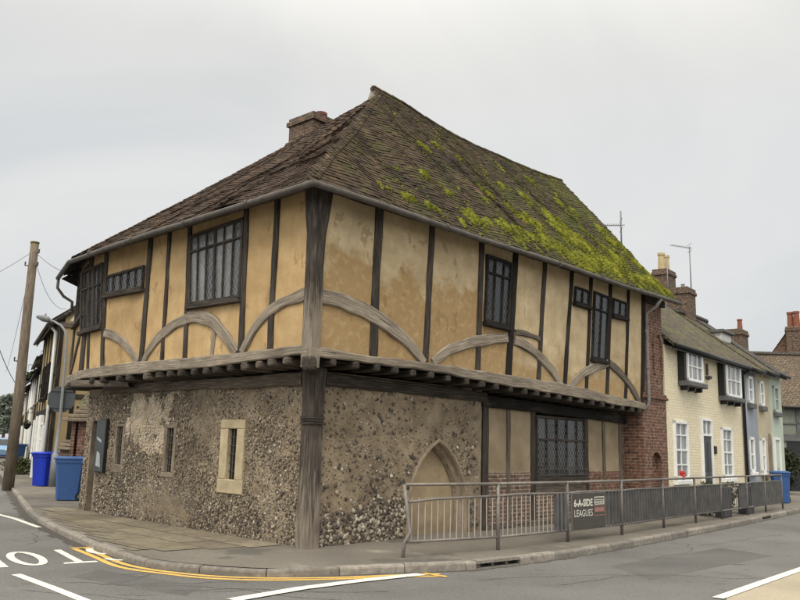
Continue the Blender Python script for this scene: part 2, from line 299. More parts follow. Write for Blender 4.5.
def tilemat(name, c, green=(.06, .065, .025), gamt=.7):
    return brickmat(name, tuple(x*1.25 for x in c), tuple(x*.7 for x in c), tuple(x*.22 for x in c), w=.17, h=.11, ms=.012, var=.5, bump=1., stain=overlay(green, 1.6, .46, .68, amt=gamt, detail=8))
M['tile_far'] = tilemat('far_brown_tiles', (.10, .075, .052))
M['tile_moss'] = tilemat('far_mossy_tiles', (.095, .075, .052), (.105, .115, .032), .85)
M['tile_grey'] = tilemat('far_grey_tiles', (.075, .065, .055), (.05, .05, .035), .5)
M['tile_tan'] = tilemat('far_tan_tiles', (.125, .092, .062), (.09, .07, .05), .4)
M['white'] = plain('white_paint', (.72, .72, .69), .45, .4, 0, .07)
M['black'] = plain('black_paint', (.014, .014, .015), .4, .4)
M['dark_door'] = plain('charcoal_door_paint', (.035, .037, .042), .4, .4)
M['bin_blue'] = plain('mid_blue_plastic', (.030, .085, .235), .5, .4, 0, .10)
M['bin_royal'] = plain('royal_blue_plastic', (.006, .030, .40), .45, .4, 0, .08)
M['rubber'] = plain('black_rubber', (.014, .014, .014), .7, .2)
M['steel'] = mat('galvanised_steel', [(.3, (.13, .114, .098)), (.7, (.235, .207, .18))], 7, 6, coord='Object', rough=.55, metal=.15, spec=.5, bump=.15, bdist=.002)
M['bar_steel'] = plain('worn_galvanised_bar', (.36, .325, .285), .5, .5, .1, .15)
M['steel_dark'] = mat('dark_grey_steel', [(.3, (.10, .092, .084)), (.7, (.18, .165, .15))], 7, 6, coord='Object', rough=.6, metal=.1, bump=.15, bdist=.002)
M['slat'] = mat('grey_painted_slats', [(.3, (.075, .074, .073)), (.7, (.13, .126, .122))], 5, 6, coord='Object', rough=.65, bump=.2, bdist=.002)
M['lamp_grey'] = plain('grey_painted_steel', (.20, .205, .205), .5, .4, .1)
M['sign_back'] = plain('grey_sign_back', (.050, .058, .062), .55, .4, .1)
M['pole'] = wood('creosoted_pole', (.065, .05, .036), (.15, .118, .085), (.26, .21, .16))
M['asphalt'] = mat('worn_asphalt', [(.28, (.082, .079, .074)), (.5, (.132, .127, .119)), (.74, (.20, .192, .180))], 24, 12, coord='Object', rough=.88, bump=1., bscale=70, bdist=.012, wide=(.45, .76, 1.2), nrough=.85,
    extra=chain(overlay((.075, .07, .064), .55, .56, .72, stretch=(1, 1, 1), coord='Object', amt=.6, detail=8), overlay((.20, .18, .155), 1.6, .58, .8, coord='Object', amt=.5, detail=7), overlay((.04, .038, .036), 1.3, .655, .672, stretch=(1, 3, 1), coord='Object', amt=.75, detail=5), overlay((.30, .285, .26), 55, .60, .66, coord='Object', amt=.65, detail=3), overlay((.035, .034, .032), 42, .62, .68, coord='Object', amt=.6, detail=3)))
M['pavement'] = mat('pavement_tarmac', [(.28, (.095, .083, .068)), (.5, (.158, .140, .115)), (.74, (.235, .210, .176))], 45, 10, coord='Object', rough=.92, bump=.8, bscale=120, bdist=.008, wide=(.5, .72, 1.18), nrough=.75,
    extra=chain(overlay((.085, .076, .066), .7, .55, .62, coord='Object', amt=.75, detail=6), overlay((.34, .30, .24), 1.3, .60, .72, coord='Object', amt=.6, detail=7)))
M['flags'] = mat('worn_stone_flags', [(.28, (.135, .114, .082)), (.5, (.20, .170, .124)), (.74, (.275, .238, .178))], 8, 10, coord='Object', rough=.92, bump=.7, bscale=60, bdist=.01, wide=(.8, .75, 1.15), nrough=.7, tint=[(0, (.78, .78, .76)), (1, (1.12, 1.10, 1.06))],
    extra=chain(overlay((.13, .115, .055), 1.1, .55, .72, coord='Object', amt=.6, detail=8), overlay((.10, .085, .07), .9, .60, .68, coord='Object', amt=.6, detail=6)))
M['kerb'] = mat('worn_kerb_stone', [(.28, (.15, .133, .112)), (.5, (.225, .203, .173)), (.74, (.31, .283, .245))], 14, 10, coord='Object', rough=.9, bump=.6, bscale=60, bdist=.01, tint=[(0, (.7, .7, .7)), (1, (1.12, 1.1, 1.08))],
    extra=overlay((.10, .088, .07), 2.2, .54, .72, coord='Object', amt=.7, detail=8))
def paintmat(name, c, wear):
    return mat(name, [(.3, tuple(x*.88 for x in c)), (.7, c)], 8, 6, coord='Object', rough=.7, bump=.5, bscale=120, bdist=.004,
        extra=overlay((.16, .148, .132), 22, wear, wear+.06, coord='Object', amt=.9, detail=10))
M['white_line'] = paintmat('worn_white_road_paint', (.70, .67, .58), .575)
M['yellow_line'] = paintmat('worn_yellow_road_paint', (.66, .40, .10), .585)
M['ground'] = mat('verge_earth', [(.3, (.06, .06, .03)), (.7, (.12, .11, .06))], 1, 8, coord='Object', rough=1, bump=.5)
M['buff'] = mat('buff_surfacing', [(.3, (.27, .23, .165)), (.7, (.43, .37, .275))], 50, 9, coord='Object', rough=.95, bump=.9, bscale=130, bdist=.008, wide=(.8, .85, 1.1), nrough=.75)
M['leaf'] = mat('shrub_leaves', [(.3, (.028, .040, .014)), (.7, (.075, .088, .03))], 4, 4, coord='Object', rough=.7, bump=0, tint=[(0, (.55, .6, .5)), (1, (1.5, 1.4, 1.2))])
M['leaf_dark'] = mat('dark_evergreen_leaves', [(.3, (.014, .018, .008)), (.7, (.035, .042, .018))], 4, 4, coord='Object', rough=.7, bump=0, tint=[(0, (.55, .6, .5)), (1, (1.5, 1.4, 1.2))])
M['leaf_far'] = mat('far_tree_leaves', [(.3, (.085, .10, .085)), (.7, (.14, .16, .13))], .6, 4, coord='Object', rough=.8, bump=0, tint=[(0, (.6, .65, .6)), (1, (1.45, 1.4, 1.3))])  # distance haze mixed into the leaf colour
M['bark'] = wood('bark', (.03, .025, .02), (.07, .055, .04), (.12, .10, .08))
M['pot_red'] = plain('terracotta', (.205, .078, .050), .8, .2, 0, .25)
M['pot_old'] = plain('old_clay_pot', (.15, .062, .045), .9, .2, 0, .35)
M['pot_buff'] = plain('buff_clay_pot', (.44, .34, .19), .85, .2, 0, .2)
M['cable'] = plain('black_cable', (.05, .05, .052), .6, .2)
M['alu'] = plain('aerial_metal', (.17, .17, .175), .5, .5, .3)
M['red'] = plain('red_petals', (.62, .035, .022), .6, .3)
M['sign_board'] = plain('dark_brown_board', (.055, .050, .043), .5, .4, 0, .1)
M['letters'] = plain('cream_lettering', (.60, .58, .50), .6, .3, 0, .05)
M['pink_box'] = plain('faded_red_lettering', (.30, .14, .12), .6, .3)
M['car_blue'] = plain('light_blue_car_paint', (.20, .33, .50), .25, .5, .2, .04)
M['car_white'] = plain('white_car_paint', (.62, .64, .66), .25, .5, 0, .04)
M['panel_green'] = plain('grey_green_cladding', (.165, .18, .145), .7, .3, 0, .15)
M['notice'] = plain('green_black_notice_board', (.035, .042, .040), .4, .4, 0, .3)
M['paper'] = plain('grey_paper_notice', (.30, .32, .33), .8, .2)
M['weatherboard'] = mat('white_weatherboard', [(.3, (.56, .56, .53)), (.7, (.68, .68, .65))], 4, 5, rough=.7, bump=.2)

# ------------------------------------------------------------------ shape helpers on facades
def resample(pts, ws, step=.14):
    P = [np.array(p, float) for p in pts]; out = []; L = [0]
    for a, b in zip(P, P[1:]): L.append(L[-1]+np.linalg.norm(b-a))
    n = max(2, int(L[-1]/step)+1)
    # Catmull-Rom through the points so bent timbers bend smoothly
    for i in range(n+1):
        s_ = L[-1]*i/n; k = max(j for j in range(len(L)-1) if L[j] <= s_+1e-9); t = (s_-L[k])/max(L[k+1]-L[k], 1e-9)
        p0 = P[max(k-1, 0)]; p1 = P[k]; p2 = P[k+1]; p3 = P[min(k+2, len(P)-1)]
        q = .5*((2*p1)+(p2-p0)*t+(2*p0-5*p1+4*p2-p3)*t*t+(3*p1-p0-3*p2+p3)*t**3) if len(P) > 2 else p1+(p2-p1)*t
        out.append((q, ws[k]+(ws[k+1]-ws[k])*t, s_))
    return out
_toff = [0.]
def timber(F, pts, w, depth=.16, o=0., c=.012, jit=.006, mb=None, step=.14):
    """hewn timber in a facade plane: pts (u,z) centre line, w width(s)"""
    mb = mb or MB(); ws = w if hasattr(w, '__len__') else [w]*len(pts)
    rs = resample(pts, ws, step); _toff[0] += 3.7; uo = _toff[0]; vo = random.random()*9
    rings = []; sd = random.random()*50
    for i, (p, wd, s_) in enumerate(rs):
        a = rs[max(i-1, 0)][0]; b = rs[min(i+1, len(rs)-1)][0]; t = (b-a)/(np.linalg.norm(b-a)+1e-9); nn = np.array([-t[1], t[0]])
        jl = jit*vn(s_*2.3, sd)*2; jr = jit*vn(s_*2.3, sd+9)*2; h = wd/2
        L_ = p-nn*(h+jl); R_ = p+nn*(h+jr); Li = p-nn*(h+jl-c); Ri = p+nn*(h+jr-c); oj = .004*vn(s_*3, sd+20)
        rings.append((s_, wd, [F(*L_, o-depth), F(*L_, o-c), F(*Li, o+oj), F(*Ri, o+oj), F(*R_, o-c), F(*R_, o-depth)]))
    vs_ = []; fs = []; uv = []
    for s_, wd, r_ in rings: vs_ += r_
    for i in range(len(rings)-1):
        wd = rings[i][1]; V_ = [0, depth, depth+c, depth+c+wd, depth+2*c+wd, 2*depth+wd]
        for k in range(5):
            fs.append((i*6+k, i*6+k+1, (i+1)*6+k+1, (i+1)*6+k))
            uv.append([(uo+rings[i][0], vo+V_[k]), (uo+rings[i][0], vo+V_[k+1]), (uo+rings[i+1][0], vo+V_[k+1]), (uo+rings[i+1][0], vo+V_[k])])
    n = len(rings)-1
    for base, rev in ((0, True), (n*6, False)):
        f = [base+k for k in range(6)]; fs.append(tuple(f[::-1] if rev else f)); uv.append([(uo+.01*k, vo+.02*k) for k in range(6)])
    mb.mesh(vs_, fs, uv); return mb
def log(p0, p1, w, h, nose=.03, mb=None):
    """rounded joist end p0 (seen) to p1 (in the wall)"""
    mb = mb or MB(); p0 = np.array(p0, float); p1 = np.array(p1, float); d = p1-p0; Ln = np.linalg.norm(d); d /= Ln
    sx = np.cross(d, V(0, 0, 1)); sx /= np.linalg.norm(sx); up = V(0, 0, 1); n = 12; sd = random.random()*30
    secs = [(0, .62), (nose*.35, .86), (nose, .98), (nose*2.5, 1.0), (Ln, 1.0)]; vs_ = []
    prof = [(1+.10*vn(k*.9, sd)) for k in range(n)]
    for a, k_ in secs:
        for k in range(n):
            th = 2*math.pi*(k+.5)/n; cx, cy = math.cos(th), math.sin(th)
            ex = math.copysign(abs(cx)**.55, cx); ey = math.copysign(abs(cy)**.55, cy)
            vs_.append(p0+d*a+sx*ex*w/2*k_*prof[k]+up*ey*h/2*k_*prof[k])
    fs = []; uv = []; _toff[0] += 1.3; uo = _toff[0]
    for i in range(len(secs)-1):
        for k in range(n):
            m = (k+1) % n; fs.append((i*n+m, i*n+k, (i+1)*n+k, (i+1)*n+m)); w_ = .04
            uv.append([(uo+secs[i][0], (k+1)*w_), (uo+secs[i][0], k*w_), (uo+secs[i+1][0], k*w_), (uo+secs[i+1][0], (k+1)*w_)])
    fs.append(tuple(range(n))); uv.append([(uo+math.cos(k)*.05, math.sin(k)*.05) for k in range(n)])
    mb.mesh(vs_, fs, uv); return mb
def grid_wall(F, u0, u1, z0, z1, o, hole=None, step=.1, wob=.012, sd=0., tintf=None, thick=0):
    mb = MB(); nu = max(1, int((u1-u0)/step)); nz_ = max(1, int((z1-z0)/step)); P = {}
    for i in range(nu+1):
        for j in range(nz_+1):
            u = u0+(u1-u0)*i/nu; z = z0+(z1-z0)*j/nz_
            P[i, j] = (u, z, F(u, z, o+wob*vn(u*1.1+sd, z*1.1)+wob*.35*vn(u*5+sd, z*5)))
    idx = {}; 
    for k, q in P.items(): idx[k] = len(mb.v); mb.v.append(tuple(q[2]))
    for i in range(nu):
        for j in range(nz_):
            uc = (P[i, j][0]+P[i+1, j][0])/2; zc = (P[i, j][1]+P[i, j+1][1])/2
            if hole and hole(uc, zc): continue
            ks = [(i, j), (i+1, j), (i+1, j+1), (i, j+1)]
            mb.f.append(tuple(idx[k] for k in ks)); mb.uv.append([(P[k][0]+sd*3, P[k][1]) for k in ks]); mb.t.append(tintf(uc, zc) if tintf else .5)
    return mb
def quadpanel(F, pts, o, sd=0., n=8, wob=.012):
    """plaster panel: four (u,z) corners, bilinear grid with slight undulation"""
    mb = MB(); a, b, c, d = [np.array(p, float) for p in pts]; idx = {}; q = {}; tt = random.random()
    for i in range(n+1):
        for j in range(n+1):
            s_, t = i/n, j/n; p = (a*(1-s_)+b*s_)*(1-t)+(d*(1-s_)+c*s_)*t; q[i, j] = p; idx[i, j] = len(mb.v)
            mb.v.append(tuple(F(p[0], p[1], o+wob*vn(p[0]*1.6+sd, p[1]*1.6)+.004*vn(p[0]*7, p[1]*7))))
    for i in range(n):
        for j in range(n):
            ks = [(i, j), (i+1, j), (i+1, j+1), (i, j+1)]
            mb.f.append(tuple(idx[k] for k in ks)); mb.uv.append([(q[k][0]+sd*7, q[k][1]) for k in ks]); mb.t.append(tt)
    return mb
_t = (1+5**.5)/2
ICO_V = np.array([(-1, _t, 0), (1, _t, 0), (-1, -_t, 0), (1, -_t, 0), (0, -1, _t), (0, 1, _t), (0, -1, -_t), (0, 1, -_t), (_t, 0, -1), (_t, 0, 1), (-_t, 0, -1), (-_t, 0, 1)])/math.sqrt(1+_t*_t)
ICO_F = [(0, 11, 5), (0, 5, 1), (0, 1, 7), (0, 7, 10), (0, 10, 11), (1, 5, 9), (5, 11, 4), (11, 10, 2), (10, 7, 6), (7, 1, 8), (3, 9, 4), (3, 4, 2), (3, 2, 6), (3, 6, 8), (3, 8, 9), (4, 9, 5), (2, 4, 11), (6, 2, 10), (8, 6, 7), (9, 8, 1)]
def flints(F, samples, o):
    """samples: (u,z,size,tint) -> one mesh of half-sunk stones"""
    mb = MB()
    for u, z, sz, t in samples:
        a = random.random()*6.28; ca, sa = math.cos(a), math.sin(a); el = random.uniform(.6, 1.0); V_ = ICO_V*np.random.uniform(.75, 1.2, (12, 1))
        x = V_[:, 0]*sz*.5; y = V_[:, 1]*sz*.5*el; w = V_[:, 2]*sz*.24
        uu = u+x*ca-y*sa; zz = z+x*sa+y*ca
        P = F.P0+np.outer(uu, F.d)+np.outer(w+o, F.n); P[:, 2] += zz
        b = len(mb.v); mb.v.extend(map(tuple, P)); mb.f.extend([tuple(b+k for k in f) for f in ICO_F]); mb.uv.extend([[(0, 0)]*3]*20); mb.t.extend([t]*20)
    return mb
def leading(F, u0, u1, zb, zt, o, dx=.105, dz=.155, w=.007, mb=None):
    """diamond cames clipped to a pane; zb, zt are (left,right) heights"""
    mb = mb or MB()
    wd = u1-u0; hh = max(zt)-min(zb); zb0 = min(zb)
    for sgn in (1, -1):
        k = -math.ceil(hh/dz)-1
        while k*dz < hh+wd/dx*dz+dz:
            # line z = k*dz + sgn*(u*dz/dx)
            m_ = sgn*dz/dx; c0 = k*dz if sgn > 0 else k*dz
            us = [0, wd]; lo, hi = 0., wd
            zz = sorted([( -c0)/m_, (hh-c0)/m_]); lo = max(lo, zz[0]); hi = min(hi, zz[1])
            if hi-lo > .01:
                a = (u0+lo, zb0+c0+m_*lo); b = (u0+hi, zb0+c0+m_*hi); t = np.array([b[0]-a[0], b[1]-a[1]]); t /= np.linalg.norm(t); nn = np.array([-t[1], t[0]])*w/2
                mb.face([F(a[0]-nn[0], a[1]-nn[1], o), F(b[0]-nn[0], b[1]-nn[1], o), F(b[0]+nn[0], b[1]+nn[1], o), F(a[0]+nn[0], a[1]+nn[1], o)])
            k += 1
    return mb
def leaded_window(parent, F, bl, br, tr, tl, cols, trans=None, fw=.05, o=-.02, lm='lead', wm='dark', major=None, sill=True, name='window', gm='glass'):
    """timber window with mullions, optional transom (0..1 height), leaded glass; corners are (u,z)"""
    bl, br, tr, tl = [np.array(p, float) for p in (bl, br, tr, tl)]
    def B(s_, t): return (bl*(1-s_)+br*s_)*(1-t)+(tl*(1-s_)+tr*s_)*t
    wd = br[0]-bl[0]; fr = MB()
    for s_, hw in [(0, fw)]+[(k/cols, fw*.55 if not (major and k in major) else fw*1.15) for k in range(1, cols)]+[(1, fw)]:
        sh = hw/2 if s_ == 0 else (-hw/2 if s_ == 1 else 0)
        timber(F, [B(s_, 0)+[sh, 0], B(s_, 1)+[sh, 0]], hw, .10, o, .006, .002, fr, .4)
    for t, hw in [(0, fw*1.3), (1, fw)]+([(trans, fw*.7)] if trans else []):
        sh = hw/2 if t == 0 else (-hw/2 if t == 1 else 0)
        timber(F, [B(0, t)+[0, sh], B(1, t)+[0, sh]], hw, .10, o+.003, .006, .002, fr, .4)
    if sill: timber(F, [B(0, 0)+[-.03, -.02], B(1, 0)+[.03, -.02]], .08, .14, o+.05, .012, .003, fr, .4)
    w = fr.build(name, M[wm], parent)
    gl = MB(); ld = MB()
    for k in range(cols):
        for t0, t1 in ([(0, trans), (trans, 1)] if trans else [(0, 1)]):
            a, b, c, d = B(k/cols, t0), B((k+1)/cols, t0), B((k+1)/cols, t1), B(k/cols, t1)
            j = [random.uniform(-.008, .004) for _ in range(4)]
            gl.face([F(*a, o-.032+j[0]), F(*b, o-.032+j[1]), F(*c, o-.032+j[2]), F(*d, o-.032+j[3])], None, random.random())
            leading(F, a[0], b[0], (a[1], b[1]), (d[1], c[1]), o-.024, mb=ld)
    gl.build('glass', M[gm], w); ld.build('leading', M[lm], w)
    return w
def onf(F, o=0.):
    return lambda x, y: F.at(x, y, o)

# ================================================================== GROUND
mb = MB(); mb.face([(-900, -300, -.12), (900, -300, -.12), (900, 1500, -.12), (-900, 1500, -.12)])
tag(mb.build('ground', M['ground'], origin=(0, 0, 0)), kind='structure')
mb = MB(); mb.face([(-90, -30, 0), (90, -30, 0), (90, 160, 0), (-90, 160, 0)])
road = tag(mb.build('road', M['asphalt'], origin=(0, 0, 0)), kind='structure')
kl = [G(*q)[:2] for q in [(30, 518), (60, 535), (90, 548), (110, 556), (140, 566.5), (160, 570), (190, 573), (220, 575.5), (250, 577.5), (275, 578), (300, 577.5), (325, 576.5), (350, 575), (380, 573.6), (415, 572.6), (445, 571.5), (480, 569.5), (512, 566), (548, 560.7), (577, 556.5), (605, 551.8), (640, 545.3), (670, 539.5), (700, 533.5), (740, 525.5), (770, 519), (800, 512)]]
kl = [kl[0]+(-.462*k, .887*k) for k in (70, 40, 20, 8, 3)]+kl
e_ = kl[-1]; kl += [e_+np.array([.70, .714])*k for k in (6, 20, 60)]
def smooth_line(pl, step=.18, it=2):
    P = [np.array(p, float) for p in pl]
    for _ in range(it):
        Q = [P[0]]
        for a, b in zip(P, P[1:]): Q += [a*.75+b*.25, a*.25+b*.75]
        P = Q+[P[-1]]
    return P
kls = smooth_line(kl)
def offset_line(pl, d):
    out_ = []
    for i, p in enumerate(pl):
        t = pl[min(i+1, len(pl)-1)]-pl[max(i-1, 0)]; t = t/(np.linalg.norm(t)+1e-9); out_.append(p+np.array([-t[1], t[0]])*d)
    return out_
KW = .115
# kerb stones: cut the line into stones about 0.9 m long
def arclen(pl):
    L = [0.]
    for a, b in zip(pl, pl[1:]): L.append(L[-1]+np.linalg.norm(b-a))
    return np.array(L)
AL = arclen(kls); KX = np.array(kls)
def kpos(s_): return np.array([np.interp(s_, AL, KX[:, 0]), np.interp(s_, AL, KX[:, 1])])
def ktan(s_): t = kpos(s_+.05)-kpos(s_-.05); return t/np.linalg.norm(t)
def koff(s_, d): t = ktan(s_); return kpos(s_)+np.array([-t[1], t[0]])*d
s_start = AL[-1]*0; sA = max(0, np.interp(0, [0], [0]))
def kh(s_, P): return .105 if P[0] > -1.5 else .09
drain_c = [G(503, 567)[:2], G(771.5, 519)[:2]]; drain_s = [float(AL[int(np.argmin(np.sum((KX-c)**2, axis=1)))]) for c in drain_c]
mbk = MB(); s_ = 0.
while s_ < AL[-1]-1:
    far = kpos(s_)[1] > 30
    ln = 6. if far else random.uniform(.86, .95)
    
    jump = None
    for c_ in drain_s:
        if s_ < c_-.44 < s_+ln: ln = max(.05, c_-.44-s_)
        elif abs(s_-(c_-.44)) < .02: jump = c_+.44
    if jump: s_ = jump; continue
    a0, a1 = s_+.006, min(s_+ln-.006, AL[-1]-.1); n = 3; t = random.random()
    if True:
        dz = random.uniform(-.006, .006); rows = []
        for k in range(n+1):
            q = a0+(a1-a0)*k/n; P = kpos(q); h = kh(q, P)+dz; prof = [(0, -.02), (.004, h-.03), (.012, h-.012), (.03, h), (KW, h+.004), (KW, -.02)]
            rows.append([(*koff(q, d), z) for d, z in prof])
        vs_ = [p for r_ in rows for p in r_]; fs = []; m_ = len(rows[0])
        for k in range(n):
            for j in range(m_-1): fs.append((k*m_+j, (k+1)*m_+j, (k+1)*m_+j+1, k*m_+j+1))
        fs += [tuple(range(m_)), tuple((n*m_+j) for j in range(m_))[::-1]]
        mbk.mesh(vs_, fs, None, t)
    s_ += ln
tag(mbk.build('kerb', M['kerb'], origin=(0, 0, 0)), kind='structure')
# pavement: from the back of the kerb to behind the houses
back = offset_line(kls, KW-.01)
mb = MB(); A = [(p[0], p[1], .098) for p in back]
Bk = []
for p in back:
    # target points well inside the buildings
    Bk.append(None)
core = V(2.5, 22, .098)
n_ = len(A)
# fan between the kerb back line and a simple inner line (behind the facades)
inner = []
i0 = min(range(n_), key=lambda k: A[k][1])
for k in range(n_):
    f = k/(n_-1)
    if k <= i0: g = k/i0; inner.append((A[0][0]+12+(core[0]-A[0][0]-12)*g, A[0][1]+(core[1]-A[0][1])*g, .098))
    else: g = (k-i0)/(n_-1-i0); inner.append((core[0]+(A[-1][0]-14-core[0])*g, core[1]+(A[-1][1]+4-core[1])*g, .098))
for k in range(n_-1): mb.face([A[k], A[k+1], inner[k+1], inner[k]])
tag(mb.build('pavement', M['pavement'], origin=(0, 0, 0)), kind='structure')
# stone flags on the left side of the corner: courses parallel to the left face of the house
mb = MB(); LG = Face(KC, LD, -1)
def inside(P):
    q = np.array(P[:2]); i = int(np.argmin(np.sum((KX-q)**2, axis=1))); t = KX[min(i+1, len(KX)-1)]-KX[max(i-1, 0)]; t /= np.linalg.norm(t)
    return float((q-KX[i])@np.array([-t[1], t[0]]))
o = .06; rowi = 0
for wrow in (.62, .55, .66, .60, .58, .6):
    u = .30+random.uniform(0, .2)+rowi*.22
    while u < 7.6:
        ln = random.uniform(.6, 1.15); g = .008; z = .106+random.uniform(-.0015, .002)
        q = [LG(u+g, z, o+g), LG(u+ln-g, z, o+g), LG(u+ln-g, z, o+wrow-g), LG(u+g, z, o+wrow-g)]
        if min(inside(p) for p in q) > KW+.02: mb.face(q, t=random.random())
        else:            # cut pieces and setts fill up to the kerb
            nu_, no_ = max(2, int(ln/.17)), 4
            for a_ in range(nu_):
                for b_ in range(no_):
                    ua, ub = u+ln*a_/nu_+.006, u+ln*(a_+1)/nu_-.006; oa, ob = o+wrow*b_/no_+.006, o+wrow*(b_+1)/no_-.006; zz = z+random.uniform(-.002, .003)
                    q = [LG(ua, zz, oa), LG(ub, zz, oa), LG(ub, zz, ob), LG(ua, zz, ob)]
                    if min(inside(p) for p in q) > KW+.01 and u < 6.4: mb.face(q, t=random.random()*.7)
        u += ln
    o += wrow; rowi += 1
tag(mb.build('paving_flags', M['flags'], origin=(0, 0, 0)), kind='structure')
# ---- grit and dirt in the channel
mb = MB(); s_ = 2.; M['grit'] = mat('gutter_dirt', [(.3, (.045, .040, .034)), (.6, (.085, .076, .064)), (.8, (.15, .135, .11))], 30, 8, coord='Object', rough=1, bump=.8, bscale=90, bdist=.01)
pv = None
while s_ < AL[-1]-60:
    P = kpos(s_); w_ = max(.01, .07+.10*vn(s_*1.9, 3)+.06*vn(s_*8, 5)+(.10 if P[0] < -3.2 else 0)); cur = (koff(s_, -w_), koff(s_, .01))
    if pv is not None: mb.face([(*pv[0], .002), (*cur[0], .002), (*cur[1], .002), (*pv[1], .002)])
    pv = cur; s_ += .07
mb.build('gutter_dirt', M['grit'], road)
# ---- cracks and old trench patches in the tarmac
mb = MB(); rng = random.Random(5)
for (x, y, ang, ln) in ((120, 575, 20, 3.2), (170, 590, -5, 2.6), (60, 583, 8, 2.2), (215, 592, 12, 2.), (20, 590, -20, 1.6), (330, 592, 170, 2.2), (640, 560, 40, 3.), (560, 585, 28, 4.), (25, 545, 100, 2.4), (100, 585, 60, 1.4), (700, 545, 46, 4.), (480, 580, 15, 2.5)):
    p = G(x, y)[:2]; a = rad(ang); pl = [p]
    for k in range(int(ln/.09)): a += rng.uniform(-.5, .5); a += (rad(ang)-a)*.25; p = p+np.array([math.cos(a), math.sin(a)])*.09; pl.append(p)
    for k in range(len(pl)-1):
        t = pl[k+1]-pl[k]; n2 = np.array([-t[1], t[0]])/np.linalg.norm(t); w0, w1 = [.009*(.4+abs(vn(q*.7, x))*1.6) for q in (k, k+1)]
        mb.face([(*(pl[k]-n2*w0), .0015), (*(pl[k+1]-n2*w1), .0015), (*(pl[k+1]+n2*w1), .0015), (*(pl[k]+n2*w0), .0015)])
M['crack'] = plain('tar_filled_crack', (.035, .033, .031), .8, .3)
mb.build('cracks', M['crack'], road)
mb = MB(); M['patch'] = mat('dark_tarmac_patch', [(.28, (.068, .065, .061)), (.5, (.105, .101, .095)), (.74, (.165, .158, .148))], 26, 12, coord='Object', rough=.9, bump=1., bscale=80, bdist=.012, wide=(.8, .8, 1.2), nrough=.85)
for pts in (((610, 566), (720, 548), (775, 556), (650, 580)), ((100, 570), (205, 586), (185, 596), (70, 577))):
    c = [G(*q)[:2] for q in pts]; out_ = []
    for i in range(4):
        a, b = c[i], c[(i+1) % 4]
        for k in range(8): q = a+(b-a)*k/8; out_.append((q[0]+.02*vn(q[0]*6, q[1]*6), q[1]+.02*vn(q[0]*6, q[1]*6, 4), .0009))
    mb.face(out_)
mb.build('tarmac_patch', M['patch'], road)
# ---- markings on the road
def strip(mb, pl, w, z):
    L_ = offset_line(pl, w/2); R_ = offset_line(pl, -w/2)
    for k in range(len(pl)-1): mb.face([(*R_[k], z), (*R_[k+1], z), (*L_[k+1], z), (*L_[k], z)])
ye = MB()
ya = smooth_line([G(*q)[:2] for q in [(72, 548), (96, 557.5), (112, 565.5), (135, 570.5), (160, 573.2), (190, 577), (220, 579.3), (270, 580.7), (340, 579.3), (390, 577), (446, 576.3)]])
yb = smooth_line([G(*q)[:2] for q in [(86, 548), (104, 556.5), (122, 564), (140, 568), (160, 571.2), (190, 574.5), (220, 577), (270, 578.7), (340, 577.8), (390, 575.5), (440, 574.2)]])
strip(ye, ya, .085, .004); strip(ye, yb, .085, .0041)
strip(ye, [G(447, 577.5)[:2], G(424, 573.5)[:2]], .08, .0085); strip(ye, [G(70, 548.8)[:2], G(92, 547.6)[:2]], .08, .0085)
ye.build('yellow_line', M['yellow_line'], road)
wh = MB(); strip(wh, [G(232, 601)[:2], G(300, 589.3)[:2], G(360, 581.5)[:2], G(421, 575)[:2]], .17, .0125)
strip(wh, [G(16, 574.5)[:2], G(50, 587)[:2], G(88, 602)[:2]], .11, .004)
strip(wh, [G(718, 599)[:2], G(760, 584)[:2], G(803, 569)[:2], G(860, 549)[:2]], .13, .0125)
strip(wh, [G(-8, 513)[:2], G(14, 518.5)[:2], G(39, 527.5)[:2]], .10, .004)
wh.build('white_line', M['white_line'], road)
bf = MB(); bf.face([(*G(727, 598)[:2], .0045), (*G(700, 700)[:2], .0045), (*G(1000, 640)[:2], .0045), (*G(870, 549)[:2], .0045), (*G(803, 570.5)[:2], .0045), (*G(760, 585.5)[:2], .0045)])
bf.build('buff_surfacing', M['buff'], road)
st = MB(); ax = np.array([.824, .567]); ay = np.array([.567, -.824])          # reading direction of drivers coming out of the side road
zst = [.0042]
def stroke(pts, w, cx):
    pl = [np.array([-4.47, 11.50])+ax*(-(cx+p[0]))+ay*(p[1]-.72) for p in pts]
    zst[0] += .0004; strip(st, pl, w, zst[0])
def arc(cx, cy, rx, ry, a0, a1, n=12): return [(cx+rx*math.cos(rad(a0+(a1-a0)*k/n)), cy+ry*math.sin(rad(a0+(a1-a0)*k/n))) for k in range(n+1)]
LW = .10
stroke([(0, 0), (0, 1.44)], LW, 0); stroke([(.21, 1.38), (-.21, 1.38)], .12, 0)                     # T
stroke(arc(.54, .72, .17, .66, 0, 360, 28), LW, 0)                                             # O
stroke([(.92, 0), (.92, 1.44)], LW, 0); stroke([(.92, 1.38)]+arc(1.10, 1.02, .14, .36, 90, -90, 12)+[(.92, .66)], LW, 0)   # P
stroke(arc(-.54, 1.05, .16, .34, 20, 270, 14)+arc(-.54, .37, .16, .34, 90, -160, 14), LW, 0)                   # S
st.build('stop_lettering', M['white_line'], road)
